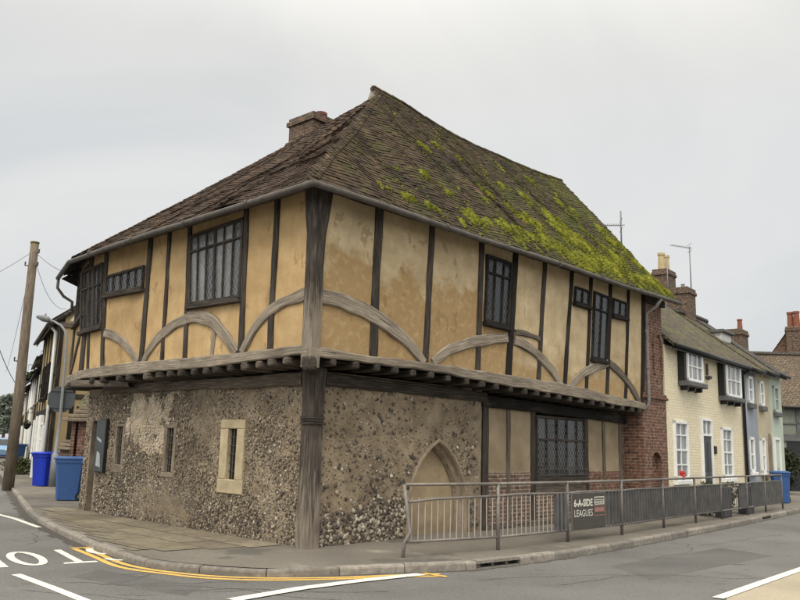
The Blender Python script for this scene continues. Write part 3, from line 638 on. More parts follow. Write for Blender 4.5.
for k, c in enumerate(drain_c):
    i = drain_s[k]; t = ktan(i); nn = np.array([-t[1], t[0]]); c = kpos(i)
    d3 = V(*t, 0); n3 = V(*nn, 0); hw = .43
    D = Face(V(*c, 0), d3, 1)
    root = empty('kerb_drain', V(*c, 0), ['black slotted kerb drain inlet below the pale railing post', 'small black kerb drain near the far end of the railing'][k], 'drain', 'drains in the kerb')
    m = MB(); m.fbox(D, -hw, hw, .075, .115, -.16, .0); m.fbox(D, -hw, hw, -.01, .02, -.16, 0); m.build('frame', M['kerb'], root)
    for q in (-hw+.02, -hw/3, hw/3, hw-.02):
        m = MB(); m.fbox(D, q-.02, q+.02, .02, .075, -.12, -.01); m.build('divider', M['gutter'], root)
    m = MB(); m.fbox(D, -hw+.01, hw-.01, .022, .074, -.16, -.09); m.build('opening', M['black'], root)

# ================================================================== THE TIMBER-FRAMED HOUSE
H = empty('timber_framed_house', KC+V(0, 0, .09), 'old jettied timber-framed house with ochre plaster, flint ground floor and mossy tiled roof', 'house')
def ip(x, xs, ys): return float(np.interp(x, xs, ys))
def brT(s): return ip(s, [0, 1.25, 2.7, 4.8, 7, 9, 10.9], [3.01, 2.98, 3.01, 3.0, 2.99, 2.90, 2.80])
def brB(s): return ip(s, [0, 2.7, 4.8, 7, 10.9], [2.868, 2.868, 2.80, 2.75, 2.645])
def blT(s): return ip(s, [0, 2.4, 3.5, 5.3, 7, 8.2, 9.6], [3.03, 3.02, 3.03, 3.06, 3.03, 2.98, 2.99])
def blB(s): return ip(s, [0, 2.4, 4.5, 7, 8.2, 9.6], [2.885, 2.835, 2.82, 2.835, 2.81, 2.82])
SB = 7.72                                    # where the left face bends towards the side street
BW = UL(SB, 0); UB = Face(BW, dirv(120), -1)    # short return wall after the bend
RETL = 1.5; SEND = 10.95
# ---- upper plaster, one panel per bay
def studline(F, top, bot, w):
    a = F.at(*top); b = F.at(*bot); return (a, b, w)
right_studs = [('dark', (380.5, 214), (374.5, 356), .17), ('dark', (433, 234), (426.5, 361), .135), ('dark', (482.5, 252), (478.5, 375), .135), ('black_wood', (516, 264), (509, 380), .17), ('dark', (545.5, 272), (539, 386), .125), ('black_wood', (572.5, 282), (565.5, 389), .12),
               ('black_wood', (591.5, 290), (587, 395), .11), ('black_wood', (611, 297), (607.5, 400), .13), ('black_wood', (629, 303), (626, 405), .11), ('black_wood', (644, 306), (643, 409), .16)]
left_studs = [('dark', (276.5, 205), (268.5, 352), .13), ('dark', (245, 215), (239.5, 355), .13), ('dark', (188.5, 236), (183.5, 360), .11), ('dark', (168, 243), (160.5, 364), .10), ('dark', (149, 248), (139.5, 366), .15), ('dark', (105.5, 261), (101, 371), .14)]
def bays(F, studs, first, last, zbf, name, m, o=-.035):
    xs = [first]+[((F.at(*t)), (F.at(*b))) for _, t, b, _ in studs]+([last] if last else [])
    for k in range(len(xs)-1):
        (a1, a0), (b1, b0) = xs[k], xs[k+1]; zb = zbf(b0[0])
        def ext(p1, p0, z): f = (z-p0[1])/(p1[1]-p0[1]); return (p0[0]+(p1[0]-p0[0])*f, z)
        bl, tl = ext(a1, a0, zb), ext(a1, a0, 5.66); br, tr = ext(b1, b0, zb), ext(b1, b0, 5.66)
        quadpanel(F, (bl, br, tr, tl), o, k*1.7+len(studs), 14).build('plaster_panel', M[m if not (m == 'plaster_right' and k > 3) else 'plaster_right2'], H)
bays(UR, right_studs, ((.0, 5.6), (.0, 3.)), None, lambda u: (brT(u)+brB(u))/2, 'r', 'plaster_right')
bays(UL, left_studs, ((.0, 5.6), (.0, 3.)), ((SB, 5.6), (SB, 3.)), lambda u: 2.92, 'l', 'plaster_left')
quadpanel(UB, ((0, 2.92), (RETL, 2.92), (RETL, 5.66), (0, 5.66)), -.035, 4, 8).build('plaster_panel', M['plaster_left'], H)
def stud(F, m, top, bot, w, zt=5.64):
    a, b = F.at(*top), F.at(*bot); f = (zt-b[1])/(a[1]-b[1]); tp = (b[0]+(a[0]-b[0])*f, zt); md = ((tp[0]+b[0])/2+random.uniform(-.015, .015), (tp[1]+b[1])/2)
    timber(F, [b, md, tp], [w*1.02, w*.95, w*1.06], .13, .0, .012, .007).build('stud', M[m], H)
for m, t, b, w in right_studs: stud(UR, m, t, b, w)
for m, t, b, w in left_studs: stud(UL, m, t, b, w)
timber(UL, [(SB-.06, 2.95), (SB-.05, 5.64)], .13, .13, .002).build('stud', M['dark'], H)
timber(UB, [(.06, 2.95), (.05, 5.64)], .11, .13, .002).build('stud', M['dark'], H)
timber(UB, [(RETL-.07, 2.95), (RETL-.07, 5.64)], .14, .13, .002).build('stud', M['dark'], H)
timber(UB, [(.25, 4.1), (.75, 3.6), (RETL-.1, 3.0)], .11, .12, .006).build('brace', M['mid'], H)
for x0, x1, yb, yt in ((86.5, 87.7, 372, 331),):
    timber(UL, [UL.at(x0, yb), UL.at(x1, yt)], .09, .12, -.004).build('stud', M['dark'], H)
timber(UL, [UL.at(210, 358), UL.at(213.5, 330)], .10, .12, -.004).build('stud', M['pale'], H)
# ---- braces, bent grey oak
def brace(F, m, px, w, o=.012):
    timber(F, [F.at(*p) for p in px], [q*.88 for q in w] if hasattr(w, '__len__') else w*.88, .13, o, .016, .017, step=.07).build('brace', M[m], H)
brace(UR, 'pale', [(321, 296), (345, 301.5), (370, 313), (395, 330), (412, 346), (425, 362)], [.25, .25, .26, .26, .23, .17])
brace(UR, 'pale', [(433, 362), (446, 352), (462, 345), (482, 340.5), (508, 338)], [.15, .19, .21, .22, .22])
brace(UR, 'pale', [(515, 340), (530, 348), (545, 361), (556, 375), (564.5, 390)], [.22, .22, .22, .21, .16])
brace(UR, 'mid', [(516, 332), (528, 334.5), (540, 339)], [.13, .14, .12], .004)
brace(UR, 'pale', [(569, 391), (578, 378), (590, 369.5), (608, 363)], [.14, .19, .21, .21])
brace(UR, 'mid', [(610, 363), (622, 374), (633, 389), (641.5, 406)], [.19, .20, .19, .15])
brace(UL, 'pale', [(305, 293.5), (285, 301), (266, 314), (252, 331), (241, 352)], [.21, .21, .21, .20, .14])
brace(UL, 'pale', [(236, 353), (225, 336), (213, 323), (200, 317), (187, 318)], [.16, .23, .24, .25, .25], .016)
brace(UL, 'pale', [(188, 318), (172, 325), (158, 338), (148, 351), (142, 364)], [.22, .21, .21, .19, .14], .008)
brace(UL, 'pale', [(104, 333), (116, 337), (127, 347), (136.5, 363)], [.20, .20, .19, .14])
# ---- bressumers and wall plates
timber(UR, [(s, (brT(s)+brB(s))/2) for s in (.02, 1.25, 2.7, 4.8, 7, 9, SEND)], [brT(s)-brB(s) for s in (.02, 1.25, 2.7, 4.8, 7, 9, SEND)], .24, .03, .018, .009).build('bressumer', M['pale'], H)
timber(UL, [(s, (blT(s)+blB(s))/2) for s in (.02, 1.2, 2.4, 3.5, 5.3, 7, SB-.02)], [blT(s)-blB(s) for s in (.02, 1.2, 2.4, 3.5, 5.3, 7, SB)], .24, .03, .018, .009).build('bressumer', M['pale'], H)
timber(UB, [(s, (blT(SB+s)+blB(SB+s))/2) for s in (-.02, .7, RETL)], [.19, .19, .19], .24, .034, .018, .008).build('bressumer', M['pale'], H)
timber(UR, [(-.02, 5.50), (5, 5.56), (SEND, 5.64)], .22, .2, .02).build('wall_plate', M['black_wood'], H)
timber(UL, [(-.02, 5.50), (4, 5.55), (SB, 5.58)], .20, .2, .02).build('wall_plate', M['mid'], H)
timber(UB, [(0, 5.58), (RETL, 5.6)], .20, .2, .02).build('wall_plate', M['dark'], H)
# ---- corner post with its flared head
mb = MB(); lv = [(2.70, .15, .18), (3.0, .15, .185), (3.55, .15, .182), (3.63, .152, .185), (4.2, .145, .18), (4.7, .155, .205), (5.05, .215, .27), (5.35, .25, .31), (5.66, .27, .34)]
rg = []
for z, wl, wr in lv:
    cpt = UC+UR.n*.03+UL.n*.03*.95
    a = UL(wl, z, .028); b = UL(.03, z, .03); c_ = UR(.03, z, .03); d = UR(wr, z, .028); e2 = UR(wr, z, -.15); f2 = UL(wl, z, -.15)
    rg.append([f2, a, UL(.012, z, .028), UR(.012, z, .028), d, e2])
pf = MB()
for i in range(len(lv)-1):
    for k in range(5):
        W_ = [0, .18, .34, .36, .56, .75]
        (mb if i >= 2 else pf).face([rg[i][k], rg[i][k+1], rg[i+1][k+1], rg[i+1][k]], [(lv[i][0], W_[k]), (lv[i][0], W_[k+1]), (lv[i+1][0], W_[k+1]), (lv[i+1][0], W_[k])])
M['post'] = wood('fading_oak_post', (.014, .011, .009), (.046, .037, .030), (.14, .115, .095), pale_below=(4.35, 3.35))
mb.v += pf.v; mb.f += [tuple(k+len(mb.v)-len(pf.v) for k in f) for f in pf.f]; mb.uv += pf.uv; mb.t += pf.t
mb.build('corner_post', M['post'], H)
# ---- joists, coloured darker in place of the shade below the jetty
jr = [333, 355, 376, 394, 413, 430, 448, 466, 481, 495, 510, 524, 535.5, 547, 558, 569.5, 580, 591, 601.5, 612, 622, 631, 639]
for x in jr:
    s = UR.at(x, 357+(x-313)*.157)[0]; z = brB(s)-.062; mb = log(UR(s, z, .05+random.uniform(-.02, .02)), UR(s, z-.0, -.62), random.uniform(.11, .14), .115); mb.build('joist', M['dark'], H)
jl = [288, 273, 260, 245, 231, 218, 207, 195, 183, 171.5, 161, 148.5, 130.5, 120.5, 103, 93]
for x in jl:
    s = UL.at(x, 357+(308-x)*.12)[0]; z = blB(s)-.065; big = x in (245, 148.5)
    log(UL(s, z, .06+random.uniform(-.02, .03)), UL(s, z, -.62), .135 if not big else .17, .12 if not big else .14).build('joist', M['mid' if x > 240 or big else 'dark'], H)
for s in (.25, .65, 1.05, 1.4):
    log(UB(s, 2.735, .05), UB(s, 2.735, -.6), .13, .13).build('joist', M['dark'], H)
log(UL(SB, 2.73, .06)+UB.n*.04, UL(SB, 2.70, -.3)+LD*-1.9+NIN*.1, .16, .15).build('dragon_beam', M['mid'], H)
log(UC+UL.n*.03+UR.n*.03+V(0, 0, 2.75), KC+NIN*.6-UL.n*.6+V(0, 0, 2.75), .22, .22).build('dragon_beam', M['dark'], H)
# jetty boards
mb = MB()
iR = LR(10.9, 2.70, -.3)
mb.face([UC+V(0, 0, 2.84), UR(5, 2.775), UR(5, 2.775, -.9), UC+(UR.n+UL.n)*-.9+V(0, 0, 2.84)]); mb.face([UR(5, 2.775), UR(SEND, 2.62), UR(SEND, 2.62, -.9), UR(5, 2.775, -.9)])
mb.face([UC+V(0, 0, 2.84), UL(4.5, 2.80), UL(4.5, 2.80, -.9), UC+(UR.n+UL.n)*-.9+V(0, 0, 2.84)]); mb.face([UL(4.5, 2.80), UL(SB, 2.80), UL(SB, 2.80, -.9), UL(4.5, 2.80, -.9)])
mb.face([UL(SB, 2.80), UB(RETL, 2.80), UB(RETL, 2.8, -1.2), UL(SB, 2.80, -.9)])
mb.build('jetty_floor', M['soffit'], H)
# ---- windows of the upper storey
def pw(F, a, b, c, d): return [F.at(*q) for q in (a, b, c, d)]        # bottom-left, bottom-right, top-right, top-left (by u)
leaded_window(H, UL, UL.at(240, 299), UL.at(189, 306.5), UL.at(190, 236), UL.at(244, 217), 6, .76, .055, .022, 'lead', 'dark', (3,), gm='glass_pale')
# long low window
leaded_window(H, UL, UL.at(142.5, 289), UL.at(105.5, 296), UL.at(106, 276), UL.at(144, 265), 5, None, .05, .022, 'lead', 'dark')
leaded_window(H, UL, UL.at(101.5, 326.5), UL.at(80.5, 333), UL.at(81.5, 272), UL.at(103, 262.5), 5, .68, .055, .024, 'lead_dark', 'dark', (2,))
leaded_window(H, UB, (.12, 4.25), (RETL-.15, 4.1), (RETL-.15, 5.3), (.12, 5.35), 4, .7, .05, .022, 'lead_dark', 'dark')
leaded_window(H, UR, UR.at(485, 322.5), UR.at(508.5, 328.5), UR.at(512.5, 263), UR.at(487, 254), 3, .74, .055, .022, 'lead_dark', 'black_wood')
leaded_window(H, UR, UR.at(592, 359), UR.at(606, 362), UR.at(609.5, 297), UR.at(594.5, 291), 2, .74, .05, .022, 'lead_dark', 'black_wood')
leaded_window(H, UR, UR.at(574.5, 303), UR.at(589.5, 307.5), UR.at(590, 291), UR.at(575.5, 286), 2, None, .045, .022, 'lead_dark', 'black_wood')
leaded_window(H, UR, UR.at(612.5, 315.5), UR.at(626.5, 319), UR.at(627.5, 303), UR.at(613.5, 298), 2, None, .045, .022, 'lead_dark', 'black_wood')

# ---- ground storey, left: flint
LEND = 7.8
slits = [(1.94, 2.21, .99, 1.83), (4.03, 4.28, 1.03, 1.83), (6.05, 6.30, 1.1, 1.86)]
DOOR = (7.17, 7.47, .0, 1.97)
def hole_l(u, z):
    for a, b, c, d in slits:
        if a-.06 < u < b+.06 and c-.06 < z < d+.06: return True
    return DOOR[0] < u < DOOR[1] and z < DOOR[3]
def lime(u, z):      # worn limewash patch high on the wall, running down in drips
    m_ = fbm(u*1.2+3, z*.9, 2)*.6+fbm(u*5, z*2.2, 7)*.35
    e1 = 1-((u-4.9)/1.15)**2-((z-2.25)/.55)**2
    drip = .8 if (3.9 < u < 6.0 and z > 1.35+.35*vn(u*4, 3)) else -.6
    return max(e1, min(drip, .6-abs(u-4.8)*.2))*.8+m_
def wall_tone(u, z):      # grey weathered area left of the cream slit, broken limewash above it
    L_ = lime(u, z)+.35*fbm(u*7, z*7, 11)
    if L_ > .45: return min(1, .72+.5*(L_-.45))
    g = min(1, max(0, (u-2.5)/.5))*min(1, max(0, (7.3-u)/.6)); return .5-.40*g*min(1, max(0, .75+.9*fbm(u*.8, z*.8, 14)))*(1 if z > .45 else .5)
grid_wall(LL, -.02, LEND, -.1, 2.66, 0, hole_l, .045, .03, 1.3, wall_tone).build('flint_wall', M['mortar'], H)
mb = MB(); mb.fbox(Face(LL(LEND, 0), -LL.n, 1), 0, 1.2, -.1, 2.66, .0, .25); mb.fbox(LL, DOOR[0]-.1, DOOR[1]+.05, 0, 2.2, -.6, -.3); mb.build('side_wall', M['mortar'], H)
sm = []
cs = .043
for i in range(int((LEND-.1)/cs)):
    for j in range(int(2.56/cs)):
        u = .08+(i+random.random()*.9)*cs; z = .06+(j+random.random()*.9)*cs
        if hole_l(u, z) or u > LEND-.03: continue
        skip = False
        for k, (a, b, c, d) in enumerate(slits):
            ex = (.24, .10, .08)[k]
            if a-ex < u < b+ex and c-(.25 if k == 0 else .1) < z < d+(.17 if k == 0 else .08): skip = True
        if skip: continue
        low = max(0, min(1, (1.15-z)/.7)); dirt = fbm(u*.7, z*.9, 4)
        p = .72+.22*low+.12*dirt
        if random.random() > p: continue
        sz = random.uniform(.026, .056)+.010*low*random.random()
        L_ = lime(u, z); r_ = random.random()
        if L_ > .5: t = random.uniform(.80, 1.0)
        elif 2.7 < u < 4.3 and z < 2.1 and dirt > -.35: t = random.choice([.1, .22, .3, .42, .5, .62, .2])+random.uniform(-.05, .05)
        else: t = (random.uniform(0, .2) if r_ < .27+.12*low else random.uniform(.3, .62) if r_ < .78 else random.uniform(.62, .8) if r_ < .95 else random.uniform(.85, 1))
        sm.append((u, z, sz, t))
flints(LL, sm, .01).build('flints', M['flint'], H)
def slit(F, a, b, c, d, m, fw, sill, top, proud):
    mb = MB(); sb = .03
    for (u0, u1, z0, z1) in ((a-fw, a, c, d), (b, b+fw, c, d), (a-fw, b+fw, d, d+top), (a-fw-.02, b+fw+.02, c-sill, c)):
        mb.cham(F, u0, u1, z0, z1, -.3, proud+random.uniform(0, .004), .012)
    o_ = mb.build('slit_window', M[m], H)
    mb = MB(); mb.face([F(a-.02, c-.02, -.05), F(b+.02, c-.02, -.05), F(b+.02, d+.02, -.05), F(a-.02, d+.02, -.05)]); mb.build('opening', M['black'], o_)  # black sheet close behind the frame paints the dark interior
    mb = MB(); uc = (a+b)/2; mb.tube([F(uc+.03, c, -.03), F(uc+.03, d, -.03)], .011, 6)
    for q in range(1, 6): z = c+(d-c)*q/6; mb.tube([F(a, z, -.03), F(b, z, -.03)], .007, 5)
    mb.build('iron_bars', M['gutter'], o_)
slit(LL, *slits[0], 'stone', .22, .23, .15, .035)
slit(LL, *slits[1], 'stone_dark', .09, .10, .07, .022)
slit(LL, *slits[2], 'stone_dark', .08, .16, .06, .022)
mb = MB()
for k in range(3): mb.cham(LL, DOOR[0]+.1*k+.003, DOOR[0]+.1*(k+1)-.003, .1, DOOR[3], -.26, -.2, .006)
dr = mb.build('door', M['black_wood'], H)
mb = MB(); mb.cham(LL, DOOR[0]-.07, DOOR[0], .1, DOOR[3]+.08, -.3, .02, .01); mb.cham(LL, DOOR[1], DOOR[1]+.07, .1, DOOR[3]+.08, -.3, .02, .01); mb.build('frame', M['stone_dark'], dr)
nb = empty('notice_board', LL(6.93, .93, .03), 'narrow green-black notice board with torn grey papers on the flint wall', 'notice board')
mb = MB(); mb.cham(LL, 6.70, 7.13, .93, 2.0, .015, .075, .01); mb.build('board', M['notice'], nb)
mb = MB(); mb.cham(LL, 6.66, 6.70, .91, 2.02, .012, .09, .006); mb.build('edge_strip', M['black'], nb)
mb = MB(); mb.face([LL(6.80, 1.02, .079), LL(7.02, 1.05, .079), LL(7.0, 1.36, .079), LL(6.86, 1.30, .079)]); mb.face([LL(6.84, 1.52, .079), LL(7.06, 1.60, .079), LL(7.05, 1.66, .079), LL(6.83, 1.58, .079)]); mb.build('paper', M['paper'], nb)
# plates over the flint
a, b = LL.at(304, 375), LL.at(107, 388)
timber(LL, [(.2, 2.60), (1.6, 2.60), (3.2, 2.62), (b[0], 2.64)], [.21, .20, .18, .17], .2, .10, .02, .01).build('sill_beam', M['mid'], H)
# ---- ground storey, right: flint with the blocked arch, then framed bays
FEND = LR.at(481, 420)[0]
al, ar, az_top, azs = LR.at(411.5, 505)[0], LR.at(461.5, 500)[0], LR.at(440, 448)[1], 1.12
aw = ar-al; azs = az_top-.80*aw; ah = az_top-azs; AR_ = ((aw/2)**2+ah*ah)/aw; amid = (al+ar)/2
def archpts(off, n=14):
    R_ = AR_+off; pts = [(al-off, .0), (al-off, azs*.5)]; thx = math.acos(min(1, (AR_-aw/2)/R_))
    for k in range(n+1):
        th = thx*k/n; pts.append((al+AR_-R_*math.cos(th), azs+R_*math.sin(th)))
    pr = [(2*amid-u, z) for u, z in pts[::-1]]
    return pts+pr[1:]
def in_arch(u, z, off):
    if z < azs: return al-off < u < ar+off
    R_ = AR_+off; return (u-(al+AR_))**2+(z-azs)**2 < R_*R_ and (u-(ar-AR_))**2+(z-azs)**2 < R_*R_
grid_wall(LR, .05, FEND, -.1, 2.72, 0, lambda u, z: in_arch(u, z, .095), .04, .025, 7.7, lambda u, z: .5).build('flint_wall', M['mortar'], H)
prof = [(.15, -.03), (.15, .030), (.135, .042), (.105, .042), (.085, .0), (.075, -.06), (.04, -.085), (.02, -.10), (.0, -.17), (.0, -.3)]
mb = MB(); rings = [archpts(of) for of, _ in prof]
for k in range(len(prof)-1):
    for j in range(len(rings[0])-1):
        mb.face([LR(*rings[k][j], prof[k][1]), LR(*rings[k][j+1], prof[k][1]), LR(*rings[k+1][j+1], prof[k+1][1]), LR(*rings[k+1][j], prof[k+1][1])])
M['stone_arch'] = mat('worn_arch_stone', [(.25, (.17, .132, .09)), (.5, (.265, .21, .145)), (.75, (.36, .295, .21))], 4, 8, rough=.92, bump=.7, bscale=25, bdist=.012, wide=(1.5, .65, 1.15)); dw = mb.build('stone_arch', M['stone_arch'], H)
grid_wall(LR, al-.05, ar+.05, -.05, az_top+.08, -.20, None, .1, .02, 2.2).build('infill', M['infill'], dw)
sm = []; cs = .048
for i in range(int(FEND/cs)):
    for j in range(int(2.6/cs)):
        u = .1+(i+random.random()*.95)*cs; z = .06+(j+random.random()*.95)*cs
        if in_arch(u, z, .18) or u > FEND-.1: continue
        dense = z < .50+.14*u+.18*vn(u*3, 5) and .2 < u < al
        pv = .95 if dense else (.34+.16*fbm(u*1.1, z*1.1, 8)+.10*(z < 1.5))
        if random.random() > pv: continue
        r_ = random.random()
        if dense: sm.append((u, z, random.uniform(.06, .105), random.uniform(.02, .28) if r_ < .56-.14*(u > 1.2) else random.uniform(.68, .95) if r_ > .78 else random.uniform(.3, .7)))
        else: sm.append((u, z, random.choice([.022, .025, .03, .03, .035, .035, .04, .045, .05, .065, .085]), random.uniform(.02, .3) if r_ < .62 else random.uniform(.3, .6) if r_ < .90 else random.uniform(.75, 1)))
flints(LR, sm, .008).build('flints', M['flint'], H)
timber(LR, [(.2, 2.60), (2.2, 2.60), (FEND+.1, 2.58)], [.20, .20, .18], .2, .07, .02, .01).build('sill_beam', M['dark'], H)
# big dragon post under the corner
PC = KC+V(0.0, .02, 0)
mb = MB(); ddx = (UR.n+UL.n); ddx = ddx/np.linalg.norm(ddx); dds = V(-ddx[1], ddx[0], 0); uo = 0
def postring(z, h):
    pr = []
    for k in range(4):
        a = [RD, LD, -RD, -LD]
    base = KC+(-UR.n-UL.n)*.06
    c1 = base-LD*h*.0
    p_ = [base+(RD*0-LD*0), None]
    c = KC-ddx*.02
    q = [c-RD*h-LD*h, c+RD*h-LD*h, c+RD*h+LD*h, c-RD*h+LD*h]; ch = .16
    res = []
    for k in range(4):
        a, b = q[k], q[(k+1) % 4]; res += [a+(b-a)*ch, a+(b-a)*(1-ch)]
    return [p+V(0, 0, z) for p in res]
lv = [(.05, .150), (.4, .152), (1.2, .143), (1.9, .138), (2.02, .138), (2.5, .150), (2.75, .165)]
rg = [postring(z, h) for z, h in lv]; sd = 4
for i in range(len(lv)-1):
    for k in range(8):
        m_ = (k+1) % 8; mb.face([rg[i][k], rg[i][m_], rg[i+1][m_], rg[i+1][k]], [(lv[i][0], k*.14), (lv[i][0], k*.14+.14), (lv[i+1][0], k*.14+.14), (lv[i+1][0], k*.14)])
M['post2'] = wood('weathered_ground_post', (.016, .013, .011), (.058, .047, .038), (.17, .14, .115), pale_below=(2.3, .1)); lp = mb.build('corner_post', M['post2'], H)
mb = MB()
for z, h0, h1 in ((1.90, .160, .166), (1.945, .150, .158), (1.985, .162, .160)):
    r0, r1 = postring(z, h0), postring(z+.032, h1)
    for k in range(8):
        m_ = (k+1) % 8; mb.face([r0[k], r0[m_], r1[m_], r1[k]], [(k*.1, z), (k*.1+.1, z), (k*.1+.1, z+.03), (k*.1, z+.03)])
    mb.face(r1, [(0, .01*k) for k in range(8)]); mb.face(r0[::-1], [(0, .01*k) for k in range(8)])
mb.build('moulding', M['dark'], lp)
# framed bays with brick below
pxs = [(484, 400, 488.5, 528), (508.5, 410, 510.5, 524), (533.5, 415, 535, 523), (587, 420, 588, 515), (604.5, 421, 606, 510), (621, 424, 622.5, 505)]
us = [(LR.at(a, b)[0]+LR.at(c, d)[0])/2 for a, b, c, d in pxs]; wds = [.19, .10, .15, .13, .10, .12]; tz = 2.55
zbrick = LR.at(510, 472)[1]
wl, wr, wb, wt = us[2]+.07, us[3]-.06, LR.at(560, 478.5)[1], LR.at(560, 417)[1]
for k in range(5):
    a, b = us[k], us[k+1]
    if k == 2:
        mb = MB(); mb.cham(LR, a, b, .1, wb-.30, -.15, -.03); mb.build('brick_panel', M['nogging'], H)
        mb = MB(); mb.cham(LR, a+.05, b-.05, wb-.30, wb-.02, -.12, -.012, .01); mb.build('apron_board', M['mid'], H)
    else:
        quadpanel(LR, ((a, zbrick), (b, zbrick), (b, tz), (a, tz)), -.04, k*2.3, 8).build('plaster_panel', M['plaster_low'], H)
        mb = MB(); mb.cham(LR, a, b, .05, zbrick, -.15, -.028); mb.build('brick_panel', M['red_brick' if k > 2 else 'nogging'], H)
for k, u in enumerate(us):
    timber(LR, [(u, .1), (u+random.uniform(-.01, .01), 1.3), (u, tz)], wds[k], .16, .0, .012, .007).build('stud', M['dark' if k in (0, 2, 3) else 'mid'], H)
timber(LR, [(FEND, 2.52), (8, 2.46), (10.4, 2.40)], [.22, .22, .20], .2, .05, .02, .01).build('sill_beam', M['soffit'], H)
mb = MB(); mb.cham(LR, us[0], us[5], .05, .2, -.2, .06, .02); mb.build('plinth', M['mid'], H)
leaded_window(H, LR, (wl, wb), (wr, wb), (wr, wt), (wl, wt), 5, .62, .06, .022, 'lead', 'dark', None)
mb = MB()
for q in range(2): mb.tube([LR(wl, wb+.08+.12*q, .07), LR(wr, wb+.08+.12*q, .07)], .009, 6)
for q in range(22): u = wl+(wr-wl)*(q+.5)/22; mb.tube([LR(u, wb+.04, .07), LR(u, wb+.26, .07)], .006, 5)
mb.build('window_guard', M['gutter'], H)
# ---- brick end wall and pier
PU0, PU1 = UR.at(642, 395)[0]+.06, 12.24
EZ = 5.62
PW = Face(UC, RD, 1)
niche = (UR.at(653, 470)[0], UR.at(663, 470)[0], .1, UR.at(658, 452)[1])
def pierwall(mb, u0, u1, z0, z1, o0, o1): mb.fbox(PW, u0, u1, z0, z1, o0, o1)
mb = MB(); nm = (niche[0]+niche[1])/2; nr_ = (niche[1]-niche[0])/2; nspr = niche[3]-nr_*1.0
# front face with an arched recess
zt1 = 2.98
def tri(pts): mb.face([PW(u, z, -.02) for u, z in pts])
tri([(PU0, 0), (niche[0], 0), (niche[0], nspr), (PU0, nspr)]); tri([(niche[1], 0), (PU1, 0), (PU1, nspr), (niche[1], nspr)])
ap = [(nm-nr_*math.cos(math.pi*k/12), nspr+nr_*math.sin(math.pi*k/12)) for k in range(13)]
tri([(PU0, nspr), ap[0], ap[3], ap[6], (nm, zt1), (PU0, zt1)][:2]+ap[1:7]+[(nm, zt1), (PU0, zt1)]); tri([(PU1, nspr), (PU1, zt1), (nm, zt1)]+ap[6:13])
npts = [(niche[0], 0)]+ap+[(niche[1], 0)]
for p, q in zip(npts, npts[1:]): mb.face([PW(*p, -.02), PW(*q, -.02), PW(*q, -.16), PW(*p, -.16)])
mb.face([PW(niche[0], 0, -.16), PW(niche[1], 0, -.16), PW(niche[1], niche[3], -.16), PW(niche[0], niche[3], -.16)])
mb.face([PW(PU0, 0, -.02), PW(PU0, 0, -1.3), PW(PU0, zt1, -1.3), PW(PU0, zt1, -.02)]); mb.face([PW(PU1, 0, -.02), PW(PU1, 0, -2), PW(PU1, zt1, -2), PW(PU1, zt1, -.02)])
mb.fbox(PW, PU0+.1, PU1-.06, zt1, EZ, -1.4, -.05)
mb.fbox(LR, us[5], PU0+.2, 0, 2.55, -.3, -.03)
mb.build('brick_pier', M['red_brick'], H)
mb = MB(); mb.cham(PW, PU0-.02, PU1+.05, 2.94, 3.00, -.5, .03, .01); mb.cham(PW, PU0, PU1+.03, 3.0, 3.07, -.5, .0, .01); mb.build('brick_band', M['red_brick'], H)
u0, u1 = UR.at(655, 370)[0], UR.at(663.5, 370)[0]; mb = MB(); um = (u0+u1)/2; ur_ = (u1-u0)/2
pts = [(u0, 3.6)]+[(um-ur_*math.cos(math.pi*k/12), 4.35+ur_*1.2*math.sin(math.pi*k/12)) for k in range(13)]+[(u1, 3.6)]
for p, q in zip(pts, pts[1:]):
    mb.face([PW(*p, -.048), PW(*q, -.048), PW(*q, .0), PW(*p, .0)])
    pi, qi = [(um+(a_[0]-um)*.76, a_[1]-.05) for a_ in (p, q)]
    mb.face([PW(*p, .0), PW(*q, .0), PW(*qi, .0), PW(*pi, .0)]); mb.face([PW(*pi, .0), PW(*qi, .0), PW(*qi, -.048), PW(*pi, -.048)])
mb.build('arch_moulding', M['red_brick'], H)
# back of the house, plain
mb = MB(); bb = UB(RETL, 0); far = UR(12.2, 0, -6.8)
b1_ = LL(LEND, 0, -1.0)
mb.face([bb+V(0, 0, 2.8), far+V(0, 0, 2.8), far+V(0, 0, 5.6), bb+V(0, 0, 5.6)]); mb.face([b1_, far, far+V(0, 0, 2.8), b1_+V(0, 0, 2.8)])
for p, q in ((far, UR(12.2, 0, -.1)),):
    mb.face([p, q, q+V(0, 0, 5.6), p+V(0, 0, 5.6)])
gp = UR(12.2, 5.5, -3.2)+V(0, 0, 3.7)
mb.face([far+V(0, 0, 5.6), UR(12.2, 5.6, -.1), gp])
mb.build('back_wall', M['red_brick'], H)

# ---- roof
EO = .33; DD = 3.2
def offs(o, z=0.):
    A_ = np.array([UR.n[:2], UL.n[:2]]); v = np.linalg.solve(A_, [o, o]); return UC+V(v[0], v[1], z)
EC = offs(EO); CA = float((EC-UC)@RD)
RZX = [CA, 4.35, 5.3, 6.2, 7.1, 8.2, 9.1, 10.2, 11.4, 12.8]; RZY = [9.58, 9.58, 9.56, 9.45, 9.37, 9.36, 9.40, 9.44, 9.50, 9.63]
def und(a, t): return .035*np.sin(a*1.3+t*3+1)+.03*np.sin(a*2.9-t*5)+.02*np.sin(a*5.1+t*9+2)
def PR(a, t):
    a = np.asarray(a, float); t = np.asarray(t, float)
    z0 = 5.33+.013*a; z1 = np.interp(a, RZX, RZY); z = z0+(z1-z0)*t+und(a, t)*np.sin(np.pi*np.clip(t*.9+.06, 0, 1))-.05*np.sin(np.pi*t)
    P = UC+np.multiply.outer(a, RD)+UR.n*EO+np.multiply.outer(t, NIN*(DD+EO)); P[..., 2] += z; return P
AP = 4.72
def uhip(t): return CA+(AP-CA)*np.asarray(t, float)
